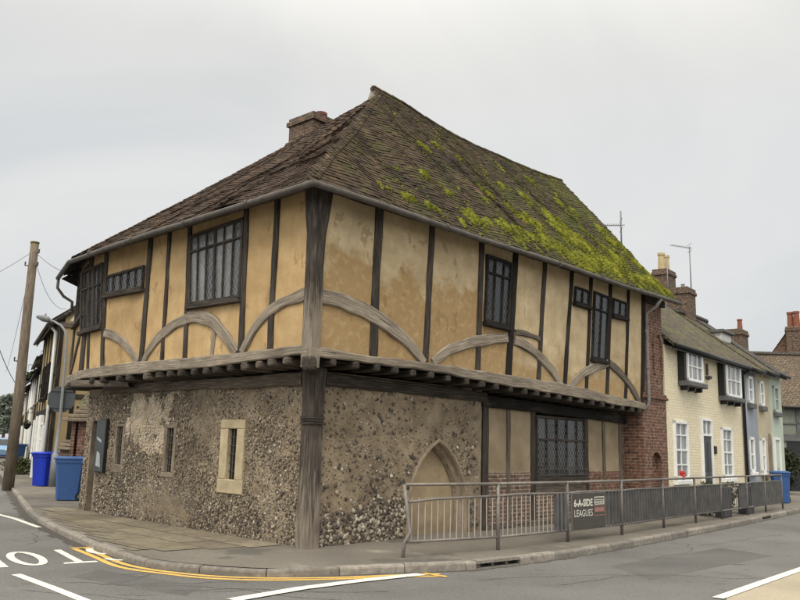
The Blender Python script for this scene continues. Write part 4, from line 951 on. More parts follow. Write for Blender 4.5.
VE = 12.40
TG = .955
GB = UC+RD*4.55+NIN*(DD+.16); GB[2] = PR(4.55, TG)[2]
BE = UL(SB, 0, EO)+LD*.12; BE[2] = 5.33+.012*SB
DE = UB(RETL+.3, 0, EO); DE[2] = 5.36
def PL(q, t):
    q = np.asarray(q, float); t = np.asarray(t, float); tt = t*TG
    Hr = PR(uhip(tt), tt); sagg = (.10*np.sin(np.pi*np.clip(t, 0, 1)))
    Hl = BE+np.multiply.outer(t, GB-BE); Hl[..., 2] -= sagg*.6
    P = Hr+(Hl-Hr)*q[..., None]; P[..., 2] += und(q*7+3, t)*np.sin(np.pi*q)*.9-.06*np.sin(np.pi*t)*np.sin(np.pi*q)
    return P
def PB(q, t):
    q = np.asarray(q, float); t = np.asarray(t, float)
    Hl = PL(np.ones_like(q), t); Hd = DE+np.multiply.outer(t, GB+V(.1, .2, -.05)-DE)
    return Hl+(Hd-Hl)*q[..., None]
def tiles(cells, Pf, nrm, name, m, parent, thick=.017, lift=.027):
    """cells: (u0,u1,t0,t1,tint)"""
    c = np.array(cells); n = len(c); u0, u1, t0, t1, ti = c.T
    nr = np.array(nrm)/np.linalg.norm(nrm)
    jl = lift*(1+np.random.uniform(-.2, .3, n)); sk = np.random.uniform(-.012, .012, n)
    A = Pf(u0, t0+sk*.1); B = Pf(u1, t0-sk*.1); C_ = Pf(u1, t1); D = Pf(u0, t1)
    tw = np.random.uniform(-.004, .004, n)
    A2 = A+nr*(jl+tw)[:, None]; B2 = B+nr*(jl-tw)[:, None]; C2 = C_+nr*.010; D2 = D+nr*.010
    A1 = A2-nr*thick; B1 = B2-nr*thick
    V_ = np.stack([A2, B2, C2, D2, A1, B1], 1).reshape(-1, 3)
    mb = MB(); mb.v = list(map(tuple, V_))
    for k in range(n):
        b = k*6
        mb.f += [(b, b+1, b+2, b+3), (b+4, b+5, b+1, b), (b+4, b, b+3), (b+5, b+2, b+1)]; mb.uv += [[(0, 0)]*4, [(0, 0)]*4, [(0, 0)]*3, [(0, 0)]*3]; mb.t += [ti[k]]*4
    return mb
def rtint(a, b): return float(min(1, max(0, .45+.28*fbm(a*.8, b*.8, 3)+random.gauss(0, .14))))
NR = 56; cells = []
for k in range(NR):
    t0 = k/NR; t1 = min(1.0, t0+1.6/NR); a0 = float(uhip(t0)) if t0 < .955 else 4.36; a = a0-.02-random.random()*.10
    ve = VE+.12*t0+random.uniform(-.04, .03)
    while a < ve:
        w = random.uniform(.155, .17); 
        cells.append((a+.002, min(a+w-.003, ve), t0, t1, rtint(a, t0*4)))
        a += w
nrmR = np.cross(RD, (NIN*(DD+EO)+V(0, 0, 4.2))); nrmR = nrmR if nrmR[2] > 0 else -nrmR
roof = tiles(cells, PR, nrmR, 'roof', None, None).build('roof', M['tile_right'], H)
cells = []
for k in range(NR):
    t0 = k/NR; t1 = min(1.0, t0+1.6/NR); L_ = float(np.linalg.norm(PL(1., t0)-PL(0., t0))); n = max(1, int(L_/.163)); sh = random.random()
    for j in range(-1, n):
        q0 = max(0, (j+sh)/n); q1 = min(1, (j+1+sh)/n)
        if q1-q0 > .1/n: cells.append((q0+.01/n, q1-.01/n, t0, t1, rtint(q0*8+20, t0*4)))
vL = GB-(EC+BE)/2; nrmL = np.cross(LD, vL); nrmL = nrmL if nrmL[2] > 0 else -nrmL
tiles(cells, PL, nrmL, 'hip_roof', None, None).build('roof_hip', M['tile_left'], H)
cells = []
for k in range(NR):
    t0 = k/NR; t1 = min(1., t0+1.6/NR); L_ = float(np.linalg.norm(PB(1., t0)-PB(0., t0))); n = max(1, int(L_/.163))
    for j in range(n): cells.append((j/n+.01/n, (j+1)/n-.01/n, t0, t1, rtint(j*.16+40, t0*4)))
nb_ = np.cross(dirv(120), GB-(BE+DE)/2); nb_ = nb_ if nb_[2] > 0 else -nb_
tiles(cells, PB, nb_, 'hip_roof', None, None).build('roof_return', M['tile_left'], H)
# deck below the tiles, back slope
mb = MB(); ts = np.linspace(0, 1, 13)
for a, b in zip(ts, ts[1:]):
    for Pf, c0, c1, nn in ((PR, None, None, nrmR), (PL, 0., 1., nrmL), (PB, 0., 1., nb_)):
        nn = np.array(nn)/np.linalg.norm(nn)
        for q0, q1 in zip(np.linspace(0, 1, 9), np.linspace(0, 1, 9)[1:]):
            def pt(q, t):
                if Pf is PR: aa = uhip(min(t, .955)); return PR(aa+(VE+.05-aa)*q, t)-nn*.07
                return Pf(np.array(q), np.array(t))-nn*.05
            mb.face([pt(q0, a), pt(q1, a), pt(q1, b), pt(q0, b)])
RE_ = PR(VE+.1, 1.); bk0 = DE+V(.0, .0, 0); bk1 = UR(VE, 5.4, -7.2)
rl = [PR(a, 1.)-V(0, 0, .05) for a in np.linspace(5.2, VE+.1, 14)]; bk0 = DE+V(.9, 1.6, -.5)
for k in range(13):
    f0, f1 = k/13, (k+1)/13; mb.face([bk0+(bk1-bk0)*f0, bk0+(bk1-bk0)*f1, rl[k+1], rl[k]])
mb.face([DE-V(0, 0, .1), rl[0]-V(0, 0, .2), GB-V(0, 0, .12)]); mb.face([DE-V(0, 0, .1), bk0, rl[0]])
mb.build('roof_deck', M['soffit'], H)
mb = MB(); mb.face([BE, DE, UB(RETL, 5.60, -.05), UL(SB, 5.60, -.05)]); mb.face([DE, DE-UB.n*2.4+V(0, 0, .15), UB(RETL, 5.60, -2.0), UB(RETL, 5.60, -.05)])
mb.face([DE, DE-UB.n*2.4+V(0, 0, .15), GB-V(0, 0, .5)]); mb.face([UB(RETL, 2.8, -.05), UB(RETL, 5.62, -.05), UB(RETL, 5.62, -3), UB(RETL, 2.8, -3)]); mb.build('eaves_soffit', M['soffit'], H)
# gablet at the top of the hip
g0, g1, g2 = PR(4.37, 1.)+V(0, 0, .02), PR(4.50, .93), UC+RD*4.50+NIN*(DD+.33)+V(0, 0, PR(4.5, .93)[2])
mb = MB(); mb.face([g0, g1, g2]); mb.build('gablet', M['white_render'], H)
# ridge and hip tiles
def capline(pts, r, name, m, step=.3, lift=.02):
    mb = MB(); P = [np.array(p) for p in pts]; L_ = [0]
    for a, b in zip(P, P[1:]): L_.append(L_[-1]+np.linalg.norm(b-a))
    X = np.array(P); s_ = 0
    while s_ < L_[-1]-.05:
        a = np.array([np.interp(s_, L_, X[:, i]) for i in range(3)]); b = np.array([np.interp(min(s_+step, L_[-1]), L_, X[:, i]) for i in range(3)])
        d = b-a; d /= np.linalg.norm(d); sx = np.cross(d, V(0, 0, 1)); sx /= np.linalg.norm(sx); up = np.cross(sx, d); t = min(1, max(0, random.gauss(.45, .2))); j = random.uniform(0, .012)
        ra = [[p+up*(r*math.sin(th)*.85+lift-.03+jj+j)+sx*r*math.cos(th)*1.2 for th in [-.85+(math.pi+1.7)*k/6 for k in range(7)]] for p, jj in ((a, .012), (b+d*.02, .0))]
        for k in range(6): mb.face([ra[0][k], ra[0][k+1], ra[1][k+1], ra[1][k]], None, t)
        mb.face(ra[0], None, t); mb.face(ra[1][::-1], None, t)
        s_ += step
    return mb.build(name, M[m], H)
capline([PR(a, 1.) for a in np.linspace(4.38, VE+.12, 24)], .075, 'ridge_tiles', 'tile_right', .30, -.02)
capline([PR(uhip(t), t) for t in np.linspace(0.01, .95, 24)], .045, 'hip_tiles', 'tile_right', .10, .028)
capline([PL(np.array(1.), np.array(t)) for t in np.linspace(0.0, 1., 24)], .035, 'hip_tiles', 'tile_left', .11, .02)
# ---- moss cushions on the right slope
up3 = PR(6., 1.)-PR(6., 0.); 
def slope_at(x, y):
    n3 = nrmR/np.linalg.norm(nrmR); d = ray(x, y); P0 = PR(6., .4); t = ((P0-CAMP)@n3)/(d@n3); P = CAMP+d*t
    return float((P-UC)@RD), float((P-UC)@NIN+EO)/(DD+EO)
blobs = [(*slope_at(x, y), sa, stt) for x, y, sa, stt in [(424, 180, .17, .035), (436, 187, .20, .035), (448, 196, .16, .03), (426, 176, .12, .02), (423, 150, .25, .04), (436, 147, .15, .03), (487, 195, .15, .045), (500, 184, .1, .03), (484, 206, .15, .03), (480, 226, .40, .04), (470, 219, .3, .035), (505, 233, .4, .05), (516, 214, .25, .06), (530, 222, .25, .07), (525, 198, .18, .06), (545, 215, .3, .07), (555, 228, .3, .08), (570, 240, .4, .09), (585, 252, .4, .09), (540, 244, .5, .07), (560, 254, .6, .07), (590, 268, .6, .06), (610, 272, .5, .06), (615, 262, .35, .08), (575, 215, .25, .06), (600, 232, .25, .05), (612, 246, .2, .05), (635, 262, .2, .05), (600, 222, .16, .09), (585, 205, .14, .08), (620, 250, .16, .08), (560, 205, .13, .07), (640, 274, .2, .07), (530, 180, .12, .05), (460, 160, .12, .03), (500, 168, .10, .04), (570, 190, .12, .05), (390, 192, .35, .03), (405, 201, .3, .03), (430, 212, .3, .03), (640, 285, .4, .05), (655, 292, .3, .05)]]
da, dt = .034, .00447; na = int((VE+.1-CA)/da); ntt = int(.985/dt); hgt = np.zeros((na+1, ntt+1))
for i in range(na+1):
    a = CA+i*da
    for j in range(ntt+1):
        t = j*dt
        if a < uhip(t)+.06: hgt[i, j] = -1; continue
        w = 0.
        for ba, bt, sa, st_ in blobs:
            x = (a-ba)/sa; y = (t-bt)/st_
            if abs(x) < 2.4 and abs(y) < 2.4: w = max(w, math.exp(-(x*x+y*y)*.7))
        bnd = .30*math.exp(-((t-.05)/.13)**2)*min(1, max(0, (a-1.6)/2.5))+.20*math.exp(-((t-.25)/.22)**2)*min(1, max(0, (a-5.)/3))
        nzv = .36*fbm(a*1.5, t*4.2, 1, 3)+.68*fbm(a*8.5, t*11, 5, 4)
        h = (.60+.20*(t > .22))*w+bnd*.8+nzv*(.75 if w > .2 else .95)-.50+.02*(a > 7)
        fr_ = (t*56+.15*vn(a*3, 2)) % 1.0; h -= .20*max(0, 1-fr_/.38)-.05
        hgt[i, j] = h
mb = MB(); idx = {}; n3 = nrmR/np.linalg.norm(nrmR)
def mv(i, j):
    if (i, j) not in idx:
        a = CA+i*da+random.uniform(-.012, .012); t = max(0.0, j*dt+random.uniform(-.003, .003)); h = hgt[i, j]
        e = (.026+min(.05, .11*max(0, h)**.8)*random.uniform(.55, 1.35)) if h > 0 else .010
        idx[i, j] = len(mb.v); mb.v.append(tuple(PR(a, t)+n3*e))
    return idx[i, j]
for i in range(na):
    for j in range(ntt):
        hs = [hgt[i, j], hgt[i+1, j], hgt[i+1, j+1], hgt[i, j+1]]
        if min(hs) > -.9 and sum(h > 0 for h in hs) >= 2:
            mb.f.append((mv(i, j), mv(i+1, j), mv(i+1, j+1), mv(i, j+1))); mb.uv.append([(0, 0)]*4); mb.t.append(min(1, max(0, random.gauss(.25+1.0*max(hs), .24))))
ms = mb.build('moss', M['moss'], H, smooth=True); ms['kind'] = 'stuff'
# ---- chimney on the back slope
cb = UC+RD*4.42+NIN*4.96
mb = MB(); hx, hy = .60, .42; CZ = 9.10
CH = Face(cb, RD, 1)
mb.fbox(CH, -hx, hx, 6.5, CZ-.12, -hy, hy); mb.cham(CH, -hx-.05, hx+.05, CZ-.12, CZ-.02, -hy-.05, hy+.05, .01); mb.fbox(CH, -hx-.01, hx+.01, CZ-.02, CZ+.07, -hy-.01, hy+.01)
mb.fbox(Face(cb, LD, -1), .38, .75, 6.5, CZ-.38, -.45, .45)
ch = mb.build('chimney', M['dull_brick'], roof)
mb = MB(); c = CH(-.10, CZ-.06, .12); mb.tube([c, c+V(0, 0, .1), c+V(0, 0, .24), c+V(0, 0, .25), c+V(0, 0, .32)], [.15, .135, .125, .15, .15], 14); mb.build('chimney_pot', M['pot_old'], ch)
# ---- gutters and pipes
def gutter(pts, name='gutter', r=.052):
    mb = MB(); mb.tube(pts, r, 10)
    return mb
gO = .40
gc = offs(gO)
gp_ = [UB(RETL+.32, 5.27, gO), UL(SB, 5.31, gO)+LD*.1, *[UL(s, 5.275+.011*s+.012*math.sin(s*1.7), gO) for s in (6, 4, 2)], gc+V(0, 0, 5.27)]
gp2 = [gc+V(0, 0, 5.27)]+[UR(s, 5.265+.0135*s+.015*math.sin(s*1.1+1), gO) for s in (1, 2, 3.5, 5, 6.5, 8, 9.5, 11, 12.35)]
g1_ = gutter(gp_).build('gutter', M['gutter'], H, smooth=True); g2_ = gutter(gp2).build('gutter', M['gutter'], H, smooth=True)
for s in (1.2, 3.1, 5., 6.8): mb = MB(); mb.tube([UL(s-.03, 5.275+.011*s, gO), UL(s+.03, 5.275+.011*s, gO)], .068, 10); mb.build('joint', M['gutter'], g1_)
for s in (2.6, 4.45, 6.3, 8.1, 10): mb = MB(); mb.tube([UR(s-.03, 5.27+.0135*s, gO), UR(s+.03, 5.27+.0135*s, gO)], .068, 10); mb.build('joint', M['gutter'], g2_)
e0 = UB(RETL+.2, 5.24, gO)
mb = MB(); mb.tube([e0, e0+V(0, 0, -.22), e0+V(.12, .1, -.4), UB(RETL+.15, 4.72, .06), UB(RETL+.15, 4.5, .05)], .035, 8); mb.build('downpipe', M['gutter'], H, smooth=True)
q1 = UR.at(630, 418)
ds = SEND+.13
lowu = LR.at(628.5, 440)[0]
mb = MB(); mb.tube([UR(ds+.1, 5.4, gO), UR(ds+.05, 5.2, .3), UR(ds, 5.05, .06), UR(ds, 4., .05), UR(ds, 2.86, .05), UR(ds, 2.76, .03), UR(ds-.05, 2.64, -.05), LR(lowu+.08, 2.40, .12), LR(lowu, 2.28, .07), LR(lowu, 1.2, .06), LR(lowu, .12, .06)], .045, 8); dp = mb.build('downpipe', M['steel'], H, smooth=True)
for z in (4.6, 3.7): mb = MB(); mb.tube([UR(ds, z-.04, .05), UR(ds, z+.04, .05)], .058, 8); mb.build('collar', M['steel'], dp)
mb = MB(); mb.fbox(PW, SEND+.15, PU1, 5.35, 5.52, -.05, .04); mb.build('eaves_board', M['dark'], H)

# ================================================================== PEDESTRIAN RAILING
rp = [G(x, y, .1)[:2] for x, y in [(404, 557), (498, 550), (568, 542), (622, 535), (664, 528), (696, 523), (722, 519), (748, 515), (766, 512), (783, 509)]]
RL_ = empty('pedestrian_railing', V(*rp[0], .1), 'long galvanised pedestrian railing with bent left end along the kerb', 'railing')
HR = 1.0
nbars = 0
for k, p in enumerate(rp):
    P = V(*p, .08); mb = MB()
    if k == 0:   # the knocked first post
        mb.tube([P+V(-.02, -.05, 0), P+V(.0, -.03, .22), P+V(.08, 0, .36), P+V(.035, .0, .62), P+V(-.02, 0, HR)], .026, 8)
    else: mb.tube([P, P+V(random.uniform(-.008, .008), 0, HR+.01)], .028, 8)
    mb.build('post', M['steel' if k < 2 else 'steel_dark'], RL_, smooth=True)
for k in range(len(rp)-1):
    a, b = V(*rp[k], .1), V(*rp[k+1], .1); d = (b-a); L_ = np.linalg.norm(d); d /= L_; PF = Face(a, d, 1)
    m = 'steel' if k < 3 else 'steel_dark'
    if k == 0: z1l, z1r = .76, .80
    else: z1l = z1r = .80
    mb = MB(); mb.tube([PF(-.03 if k else 0, HR-.02), PF(L_+.03, HR-.02)], .022, 8); mb.build('top_rail', M[m], RL_, smooth=True)
    mb = MB(); sag = .02 if k == 0 else 0
    mb.tube([PF(.06 if k == 0 else .02, z1l-sag), PF(L_*.3, z1l+.015), PF(L_-.02, z1r)], .019, 8); mb.tube([PF(-.02 if k == 0 else .02, .19 if k else .20), PF(L_-.02, .19)], .019, 8); pn = mb.build('infill_frame', M[m], RL_, smooth=True)
    if k < 2:
        n = max(8, int(L_/.118))
        for q in range(1, n):
            u = L_*q/n; mb = MB(); slt = k == 1 and q > n-4
            if slt: mb.fbox(PF, u-.007, u+.05, .19, .80, -.03, .03)
            else: mb.tube([PF(u+random.uniform(-.004, .004), .19), PF(u+random.uniform(-.004, .004), .80)], .0088, 6, False)
            mb.build('bar', M['slat' if slt else 'bar_steel'], pn, smooth=not slt)
    else:
        n = max(8, int(L_/.125)); gap = {6: (.0, .75), 7: (.02, .3)}.get(k)
        for q in range(1, n):
            if k == 2 and q/n < .69: continue
            if k == 2 and q == n-1: pass
            u = L_*q/n; f = q/n
            mb = MB()
            if gap and gap[0] < f < gap[1]: mb.tube([PF(u, .19), PF(u, .8)], .009, 6, False)
            else: mb.fbox(PF, u-.007, u+.007, .19, .80, -.034, .034, random.random())
            nbars += 1
            mb.build('bar', M['slat'], pn)
# board fixed to the third panel
a, b = V(*rp[2], .1), V(*rp[3], .1); d = b-a; L_ = float(np.linalg.norm(d)); d /= L_; SF = Face(a, d, 1)
su0, su1 = SF.at(569.5, 515)[0], SF.at(604, 510)[0]; sz0, sz1 = .20, .80
SG = empty('league_sign', SF((su0+su1)/2, .1+sz0, .04), 'dark brown 6-A-SIDE LEAGUES board tied to the railing', 'sign')
mb = MB(); mb.cham(SF, su0, su1, sz0, sz1, .026, .038, .003); mb.build('board', M['sign_board'], SG)
mb = MB()
for u in (su0+.008, su1-.008): mb.fbox(SF, u-.008, u+.008, sz0, sz1, .036, .042)
mb.fbox(SF, su0, su1, sz1-.012, sz1, .036, .042); mb.build('edge_strip', M['steel'], SG)
def text_mesh(txt, F, u0, u1, z0, z1, o, name, m, parent, bold=.02):
    cu = bpy.data.curves.new('lettering', 'FONT'); cu.body = txt; cu.size = 1; cu.offset = bold; cu.resolution_u = 3
    ob = bpy.data.objects.new('lettering', cu); COL.objects.link(ob); bpy.context.view_layer.update()
    me = bpy.data.meshes.new_from_object(ob.evaluated_get(bpy.context.evaluated_depsgraph_get())); bpy.data.objects.remove(ob); bpy.data.curves.remove(cu)
    co = np.array([v.co[:] for v in me.vertices]); mn, mxx = co.min(0), co.max(0); mb = MB()
    vs_ = [F(u0+(c[0]-mn[0])/(mxx[0]-mn[0])*(u1-u0), z0+(c[1]-mn[1])/(mxx[1]-mn[1])*(z1-z0), o) for c in co]
    mb.mesh(vs_, [tuple(p.vertices) for p in me.polygons]); bpy.data.meshes.remove(me)
    return mb.build(name, M[m], parent)
sw = su1-su0
text_mesh('6-A-SIDE', SF, su0+sw*.07, su0+sw*.60, sz0+.365, sz0+.495, .0405, 'lettering', 'letters', SG, .03)
text_mesh('LEAGUES', SF, su0+sw*.08, su0+sw*.60, sz0+.20, sz0+.315, .0405, 'lettering', 'letters', SG, .0)
mb = MB(); bx0, bx1 = su0+sw*.65, su0+sw*.95
for (u0, u1, z0, z1) in ((bx0, bx1, sz0+.505, sz0+.52), (bx0, bx0+.012, sz0+.39, sz0+.52), (bx1-.012, bx1, sz0+.39, sz0+.52), (bx0, bx1, sz0+.385, sz0+.397), (bx0+.02, bx1-.02, sz0+.465, sz0+.475)):
    mb.face([SF(u0, z0, .0405), SF(u1, z0, .0405), SF(u1, z1, .0405), SF(u0, z1, .0405)])
for q in range(6):
    u = bx0+.035+(bx1-bx0-.07)*q/5; mb.face([SF(u-.014, sz0+.405, .0405), SF(u+.014, sz0+.405, .0405), SF(u+.014, sz0+.452, .0405), SF(u-.014, sz0+.452, .0405)])
mb.build('crest', M['letters'], SG)
mb = MB()
for (u0, u1, z0, z1) in ((bx0, bx1, sz0+.355, sz0+.367), (bx0+.02, bx1-.02, sz0+.26, sz0+.335), (bx0, bx0+.01, sz0+.20, sz0+.367), (bx1-.01, bx1, sz0+.2, sz0+.367), (bx0, bx1, sz0+.195, sz0+.207)):
    mb.face([SF(u0, z0, .0405), SF(u1, z0, .0405), SF(u1, z1, .0405), SF(u0, z1, .0405)])
mb.build('crest', M['pink_box'], SG)
# two dark boards standing behind the far panels
for k, (x0, x1, lab) in enumerate(((726.5, 735, 'dark upright box standing behind the railing before the yellow cottage'), (749, 757, 'narrow dark board standing behind the last railing panels'))):
    i = 6 if k == 0 else 7; a = V(*rp[i], .1); d = V(*rp[i+1], .1)-a; d /= np.linalg.norm(d); F_ = Face(a, d, 1); u0 = F_.at(x0, 505)[0]; u1 = F_.at(x1, 505)[0]
    mb = MB(); mb.cham(F_, u0, u1, -.0, .72, -.28, -.07, .015); tag(mb.build('dark_board', M['dark_door']), lab, 'board', None)

# ================================================================== HOUSES
def sash(parent, F, u0, u1, z0, z1, cols=2, rows=4, o=0., m='white', gl='glass_net', sillm='white', sillh=.08, fw=.07, mid=True, name='window', bay=0.):
    fr = MB(); cu = .03; o = o+.06
    if bay: o = o+bay
    for (a, b, c, d) in ((u0, u0+fw, z0, z1), (u1-fw, u1, z0, z1), (u0, u1, z1-fw, z1), (u0, u1, z0, z0+fw)): fr.cham(F, a, b, c, d, o-.12, o+.02, .008)
    for k in range(1, cols): u = u0+(u1-u0)*k/cols; fr.fbox(F, u-cu/2, u+cu/2, z0+fw, z1-fw, o-.05, o-.012)
    for k in range(1, rows):
        z = z0+(z1-z0)*k/rows; w = .05 if (mid and k == rows//2) else cu; fr.fbox(F, u0+fw, u1-fw, z-w/2, z+w/2, o-.05, o-.01)
    w = fr.build(name, M[m], parent)
    g = MB(); g.face([F(u0+.02, z0+.02, o-.04), F(u1-.02, z0+.02, o-.036), F(u1-.02, z1-.02, o-.04), F(u0+.02, z1-.02, o-.038)]); g.build('glass', M[gl], w)
    if sillm: sb = MB(); sb.cham(F, u0-.06, u1+.06, z0-sillh, z0-.002, -.02, o+.08, .012); sb.build('sill', M[sillm], w)
    return w
def door(parent, F, u0, u1, z0, z1, m='dark_door', fanlight=0., fm='white', o=-.03):
    o = o+.06; d = MB(); d.fbox(F, u0, u1, z0, z1, o-.06, o)
    for (a, b, c, e) in ((.14, .46, .12, .45), (.54, .86, .12, .45), (.14, .46, .52, .92), (.54, .86, .52, .92)):
        w, h = u1-u0, z1-z0; d.cham(F, u0+a*w, u0+b*w, z0+c*h, z0+e*h, o-.01, o+.018, .012)
    dd = d.build('door', M[m], parent); f = MB(); fw = .08; zt = z1+fanlight
    for (a, b, c, e) in ((u0-fw, u0, z0, zt), (u1, u1+fw, z0, zt), (u0-fw, u1+fw, zt, zt+fw)): f.cham(F, a, b, c, e, -.1, .075, .008)
    if fanlight: f.cham(F, u0, u1, z1, z1+.06, -.1, .07, .008); f.fbox(F, (u0+u1)/2-.02, (u0+u1)/2+.02, z1+.06, zt, -.02, .05)
    f.build('frame', M[fm], dd)
    if fanlight: g = MB(); g.face([F(u0, z1+.05, .02), F(u1, z1+.05, .02), F(u1, zt, .02), F(u0, zt, .02)]); g.build('glass', M['glass_net'], dd)
    mb = MB(); mb.tube([F(u0+.08, z0+(z1-z0)*.48, o), F(u0+.08, z0+(z1-z0)*.48, o+.06)], .025, 8); mb.build('handle', M['steel'], dd)
    return dd
def house(name, label, cat, F, u0, u1, eave, depth, rise, wm, rm, over=.25, group=None, gutterm='black', verge=.05, ridge_at=.5):
    root = empty(name, F((u0+u1)/2, .09), label, cat, group)
    mb = MB(); e = eave
    A = [F(u0, 0), F(u1, 0), F(u1, 0, -depth), F(u0, 0, -depth)]; top = V(0, 0, e)
    for i in range(4): a, b = A[i], A[(i+1) % 4]; mb.face([a, b, b+top, a+top])
    for u in (u0, u1): mb.face([F(u, e), F(u, e, -depth), F(u, e+rise*.97, -depth*ridge_at)])
    mb.build('wall', M[wm], root)
    rf = MB(); sl = rise/(depth*ridge_at); a0, a1 = u0-verge, u1+verge; t = .09
    ze = e-over*sl+.05
    P = lambda u, q, dz=0: F(u, ze+(e+rise+.05-ze)*q+dz, over-(over+depth*ridge_at)*q)
    n = 10
    for i in range(n):
        for j in range(4):
            U0, U1 = a0+(a1-a0)*i/n, a0+(a1-a0)*(i+1)/n; q0, q1 = j/4, (j+1)/4
            w = lambda u, q: .035*vn(u*.9, q*3, e)*math.sin(math.pi*q)+.03*vn(u*.6, 7, e)*q
            rf.face([P(U0, q0, w(U0, q0)), P(U1, q0, w(U1, q0)), P(U1, q1, w(U1, q1)), P(U0, q1, w(U0, q1))])
    rf.face([P(a0, 0, -t), P(a1, 0, -t), P(a1, 0), P(a0, 0)]); rf.face([P(a0, 0, -t), P(a1, 0, -t), P(a1, 1, -t), P(a0, 1, -t)])
    for u in (a0, a1): rf.face([P(u, 0, -t), P(u, 1, -t), P(u, 1), P(u, 0)])
    bk = F(a0, e-.1, -depth-over); bk1 = F(a1, e-.1, -depth-over); rf.face([bk, bk1, P(a1, 1), P(a0, 1)])
    roof_ = rf.build('roof', M[rm], root)
    rt = MB()
    k = a0
    while k < a1-.05:
        k2 = min(k+.45, a1); c = [P(k, 1, .03), P(k2, 1, .03)]; rt.tube(c, .11, 8, True, random.random()); k = k2+.01
    rt.build('ridge_tiles', M['tile_grey'], roof_)
    gm = MB(); gm.tube([F(u0-.02, ze-.06, over+.05), F(u1+.02, ze-.065, over+.05)], .055, 8); gm.build('gutter', M[gutterm], root, smooth=True)
    fb = MB(); fb.fbox(F, u0, u1, ze-.16, ze-.01, over-.06, over-.03); fb.fbox(F, u0, u1, e-.22, e-.05, -.02, .03); fb.build('fascia', M[gutterm], root)
    return root, roof_
def stack(parent, F, u, o, wu, wo, z0, z1, m, pots=(), name='chimney', potm='pot_red', ph=.45, pr=.13):
    mb = MB(); mb.fbox(F, u-wu/2, u+wu/2, z0, z1-.25, o-wo/2, o+wo/2)
    mb.cham(F, u-wu/2-.05, u+wu/2+.05, z1-.25, z1-.12, o-wo/2-.05, o+wo/2+.05, .02); mb.cham(F, u-wu/2-.02, u+wu/2+.02, z1-.12, z1, o-wo/2-.02, o+wo/2+.02, .02)
    c = mb.build(name, M[m], parent)
    for du, do in pots:
        b = F(u+du, z1-.02, o+do); mb = MB(); mb.tube([b, b+V(0, 0, ph*.3), b+V(0, 0, ph*.85), b+V(0, 0, ph*.87), b+V(0, 0, ph)], [pr, pr*.95, pr*.82, pr, pr], 12); mb.tube([b+V(0, 0, ph), b+V(0, 0, ph-.1)], pr*.6, 10); mb.build('chimney_pot', M[potm], c)
    return c
# ---- right-hand row
YO = UR(12.235, 0, -.03); YF = Face(YO, dirv(51), 1)
yw = 6.60
def yu(x, y): return YF.at(x, y)
yh, yr = house('painted_cottage', 'cream painted brick cottage with white windows and black window surrounds beside the brick pier', 'house', YF, .0, yw, 4.62, 5.4, 2.3, 'cream_brick', 'tile_moss', .28)
for x0, x1, y0, y1, xx in ((680, 695.5, 382.5, 350, 0), (720, 734.5, 397.5, 363, 1)):
    a, zb = yu(x0, y0); b, _ = yu(x1, y0); zt = yu(x0, y1)[1]; b = a+max(1.05, b-a)
    w = sash(yh, YF, a, b, zb+.05, zt, 3, 2, 0., 'white', 'glass_net', None, .08, .07, False, 'window', .16)
    mb = MB(); mb.fbox(YF, a-.14, a-.004, zb-.05, zt+.12, -.02, .19); mb.fbox(YF, b+.004, b+.1, zb-.05, zt+.12, -.02, .19); mb.fbox(YF, a, b, zt+.004, zt+.1, -.02, .19); mb.build('surround', M['black'], w)
    mb = MB(); mb.cham(YF, a-.16, b+.14, zb-.09, zb+.04, -.02, .30, .02); mb.build('sill', M['slat'], w)
    mb = MB()
    for u in (a+.05, (a+b)/2, b-.08): mb.fbox(YF, u-.04, u+.04, zb-.2, zb-.09, -.02, .2)
    mb.build('bracket', M['black'], w)
for x0, x1, y0, y1 in ((674.5, 688.5, 480, 420), (722.5, 733, 478, 427)):
    a, zb = yu(x0, y0); b, zt = yu(x0, y1)[0]+1.05, yu(x0, y1)[1]; b = yu(x1, y0)[0]
    sash(yh, YF, a, b, zb, zt, 2, 4, -.02, 'white', 'glass_net', 'white', .12, .09)
a, b = yu(702.5, 470)[0], yu(711, 470)[0]; dz = yu(703, 436)[1]
door(yh, YF, a, b, .1, dz, 'dark_door', .42)
mb = MB(); mb.cham(YF, a-.1, b+.1, .0, .14, -.1, .28, .02); mb.build('doorstep', M['kerb'], yh)
mb = MB(); u_, z_ = yu(715, 450); mb.cham(YF, u_-.09, u_+.09, z_-.11, z_+.11, .0, .04, .01); mb.build('house_number_plate', M['black'], yh)
u_, z_ = yu(705.5, 372); mb = MB(); mb.tube([YF(u_, z_+.24, .05), YF(u_, z_-.1, .05)], .035, 8); mb.fbox(YF, u_-.05, u_+.13, z_-.2, z_-.12, 0, .14); mb.tube([YF(u_, z_-.12, .08), YF(u_, z_-.24, .08)], .03, 6); mb.build('wall_bracket', M['gutter'], yh)
mb = MB(); mb.tube([YF(yw-.04, 4.45, .3), YF(yw-.04, 4.3, .3), YF(yw-.04, 4.15, .07), YF(yw-.04, .1, .07)], .05, 8); mb.build('downpipe', M['black'], yh, smooth=True)
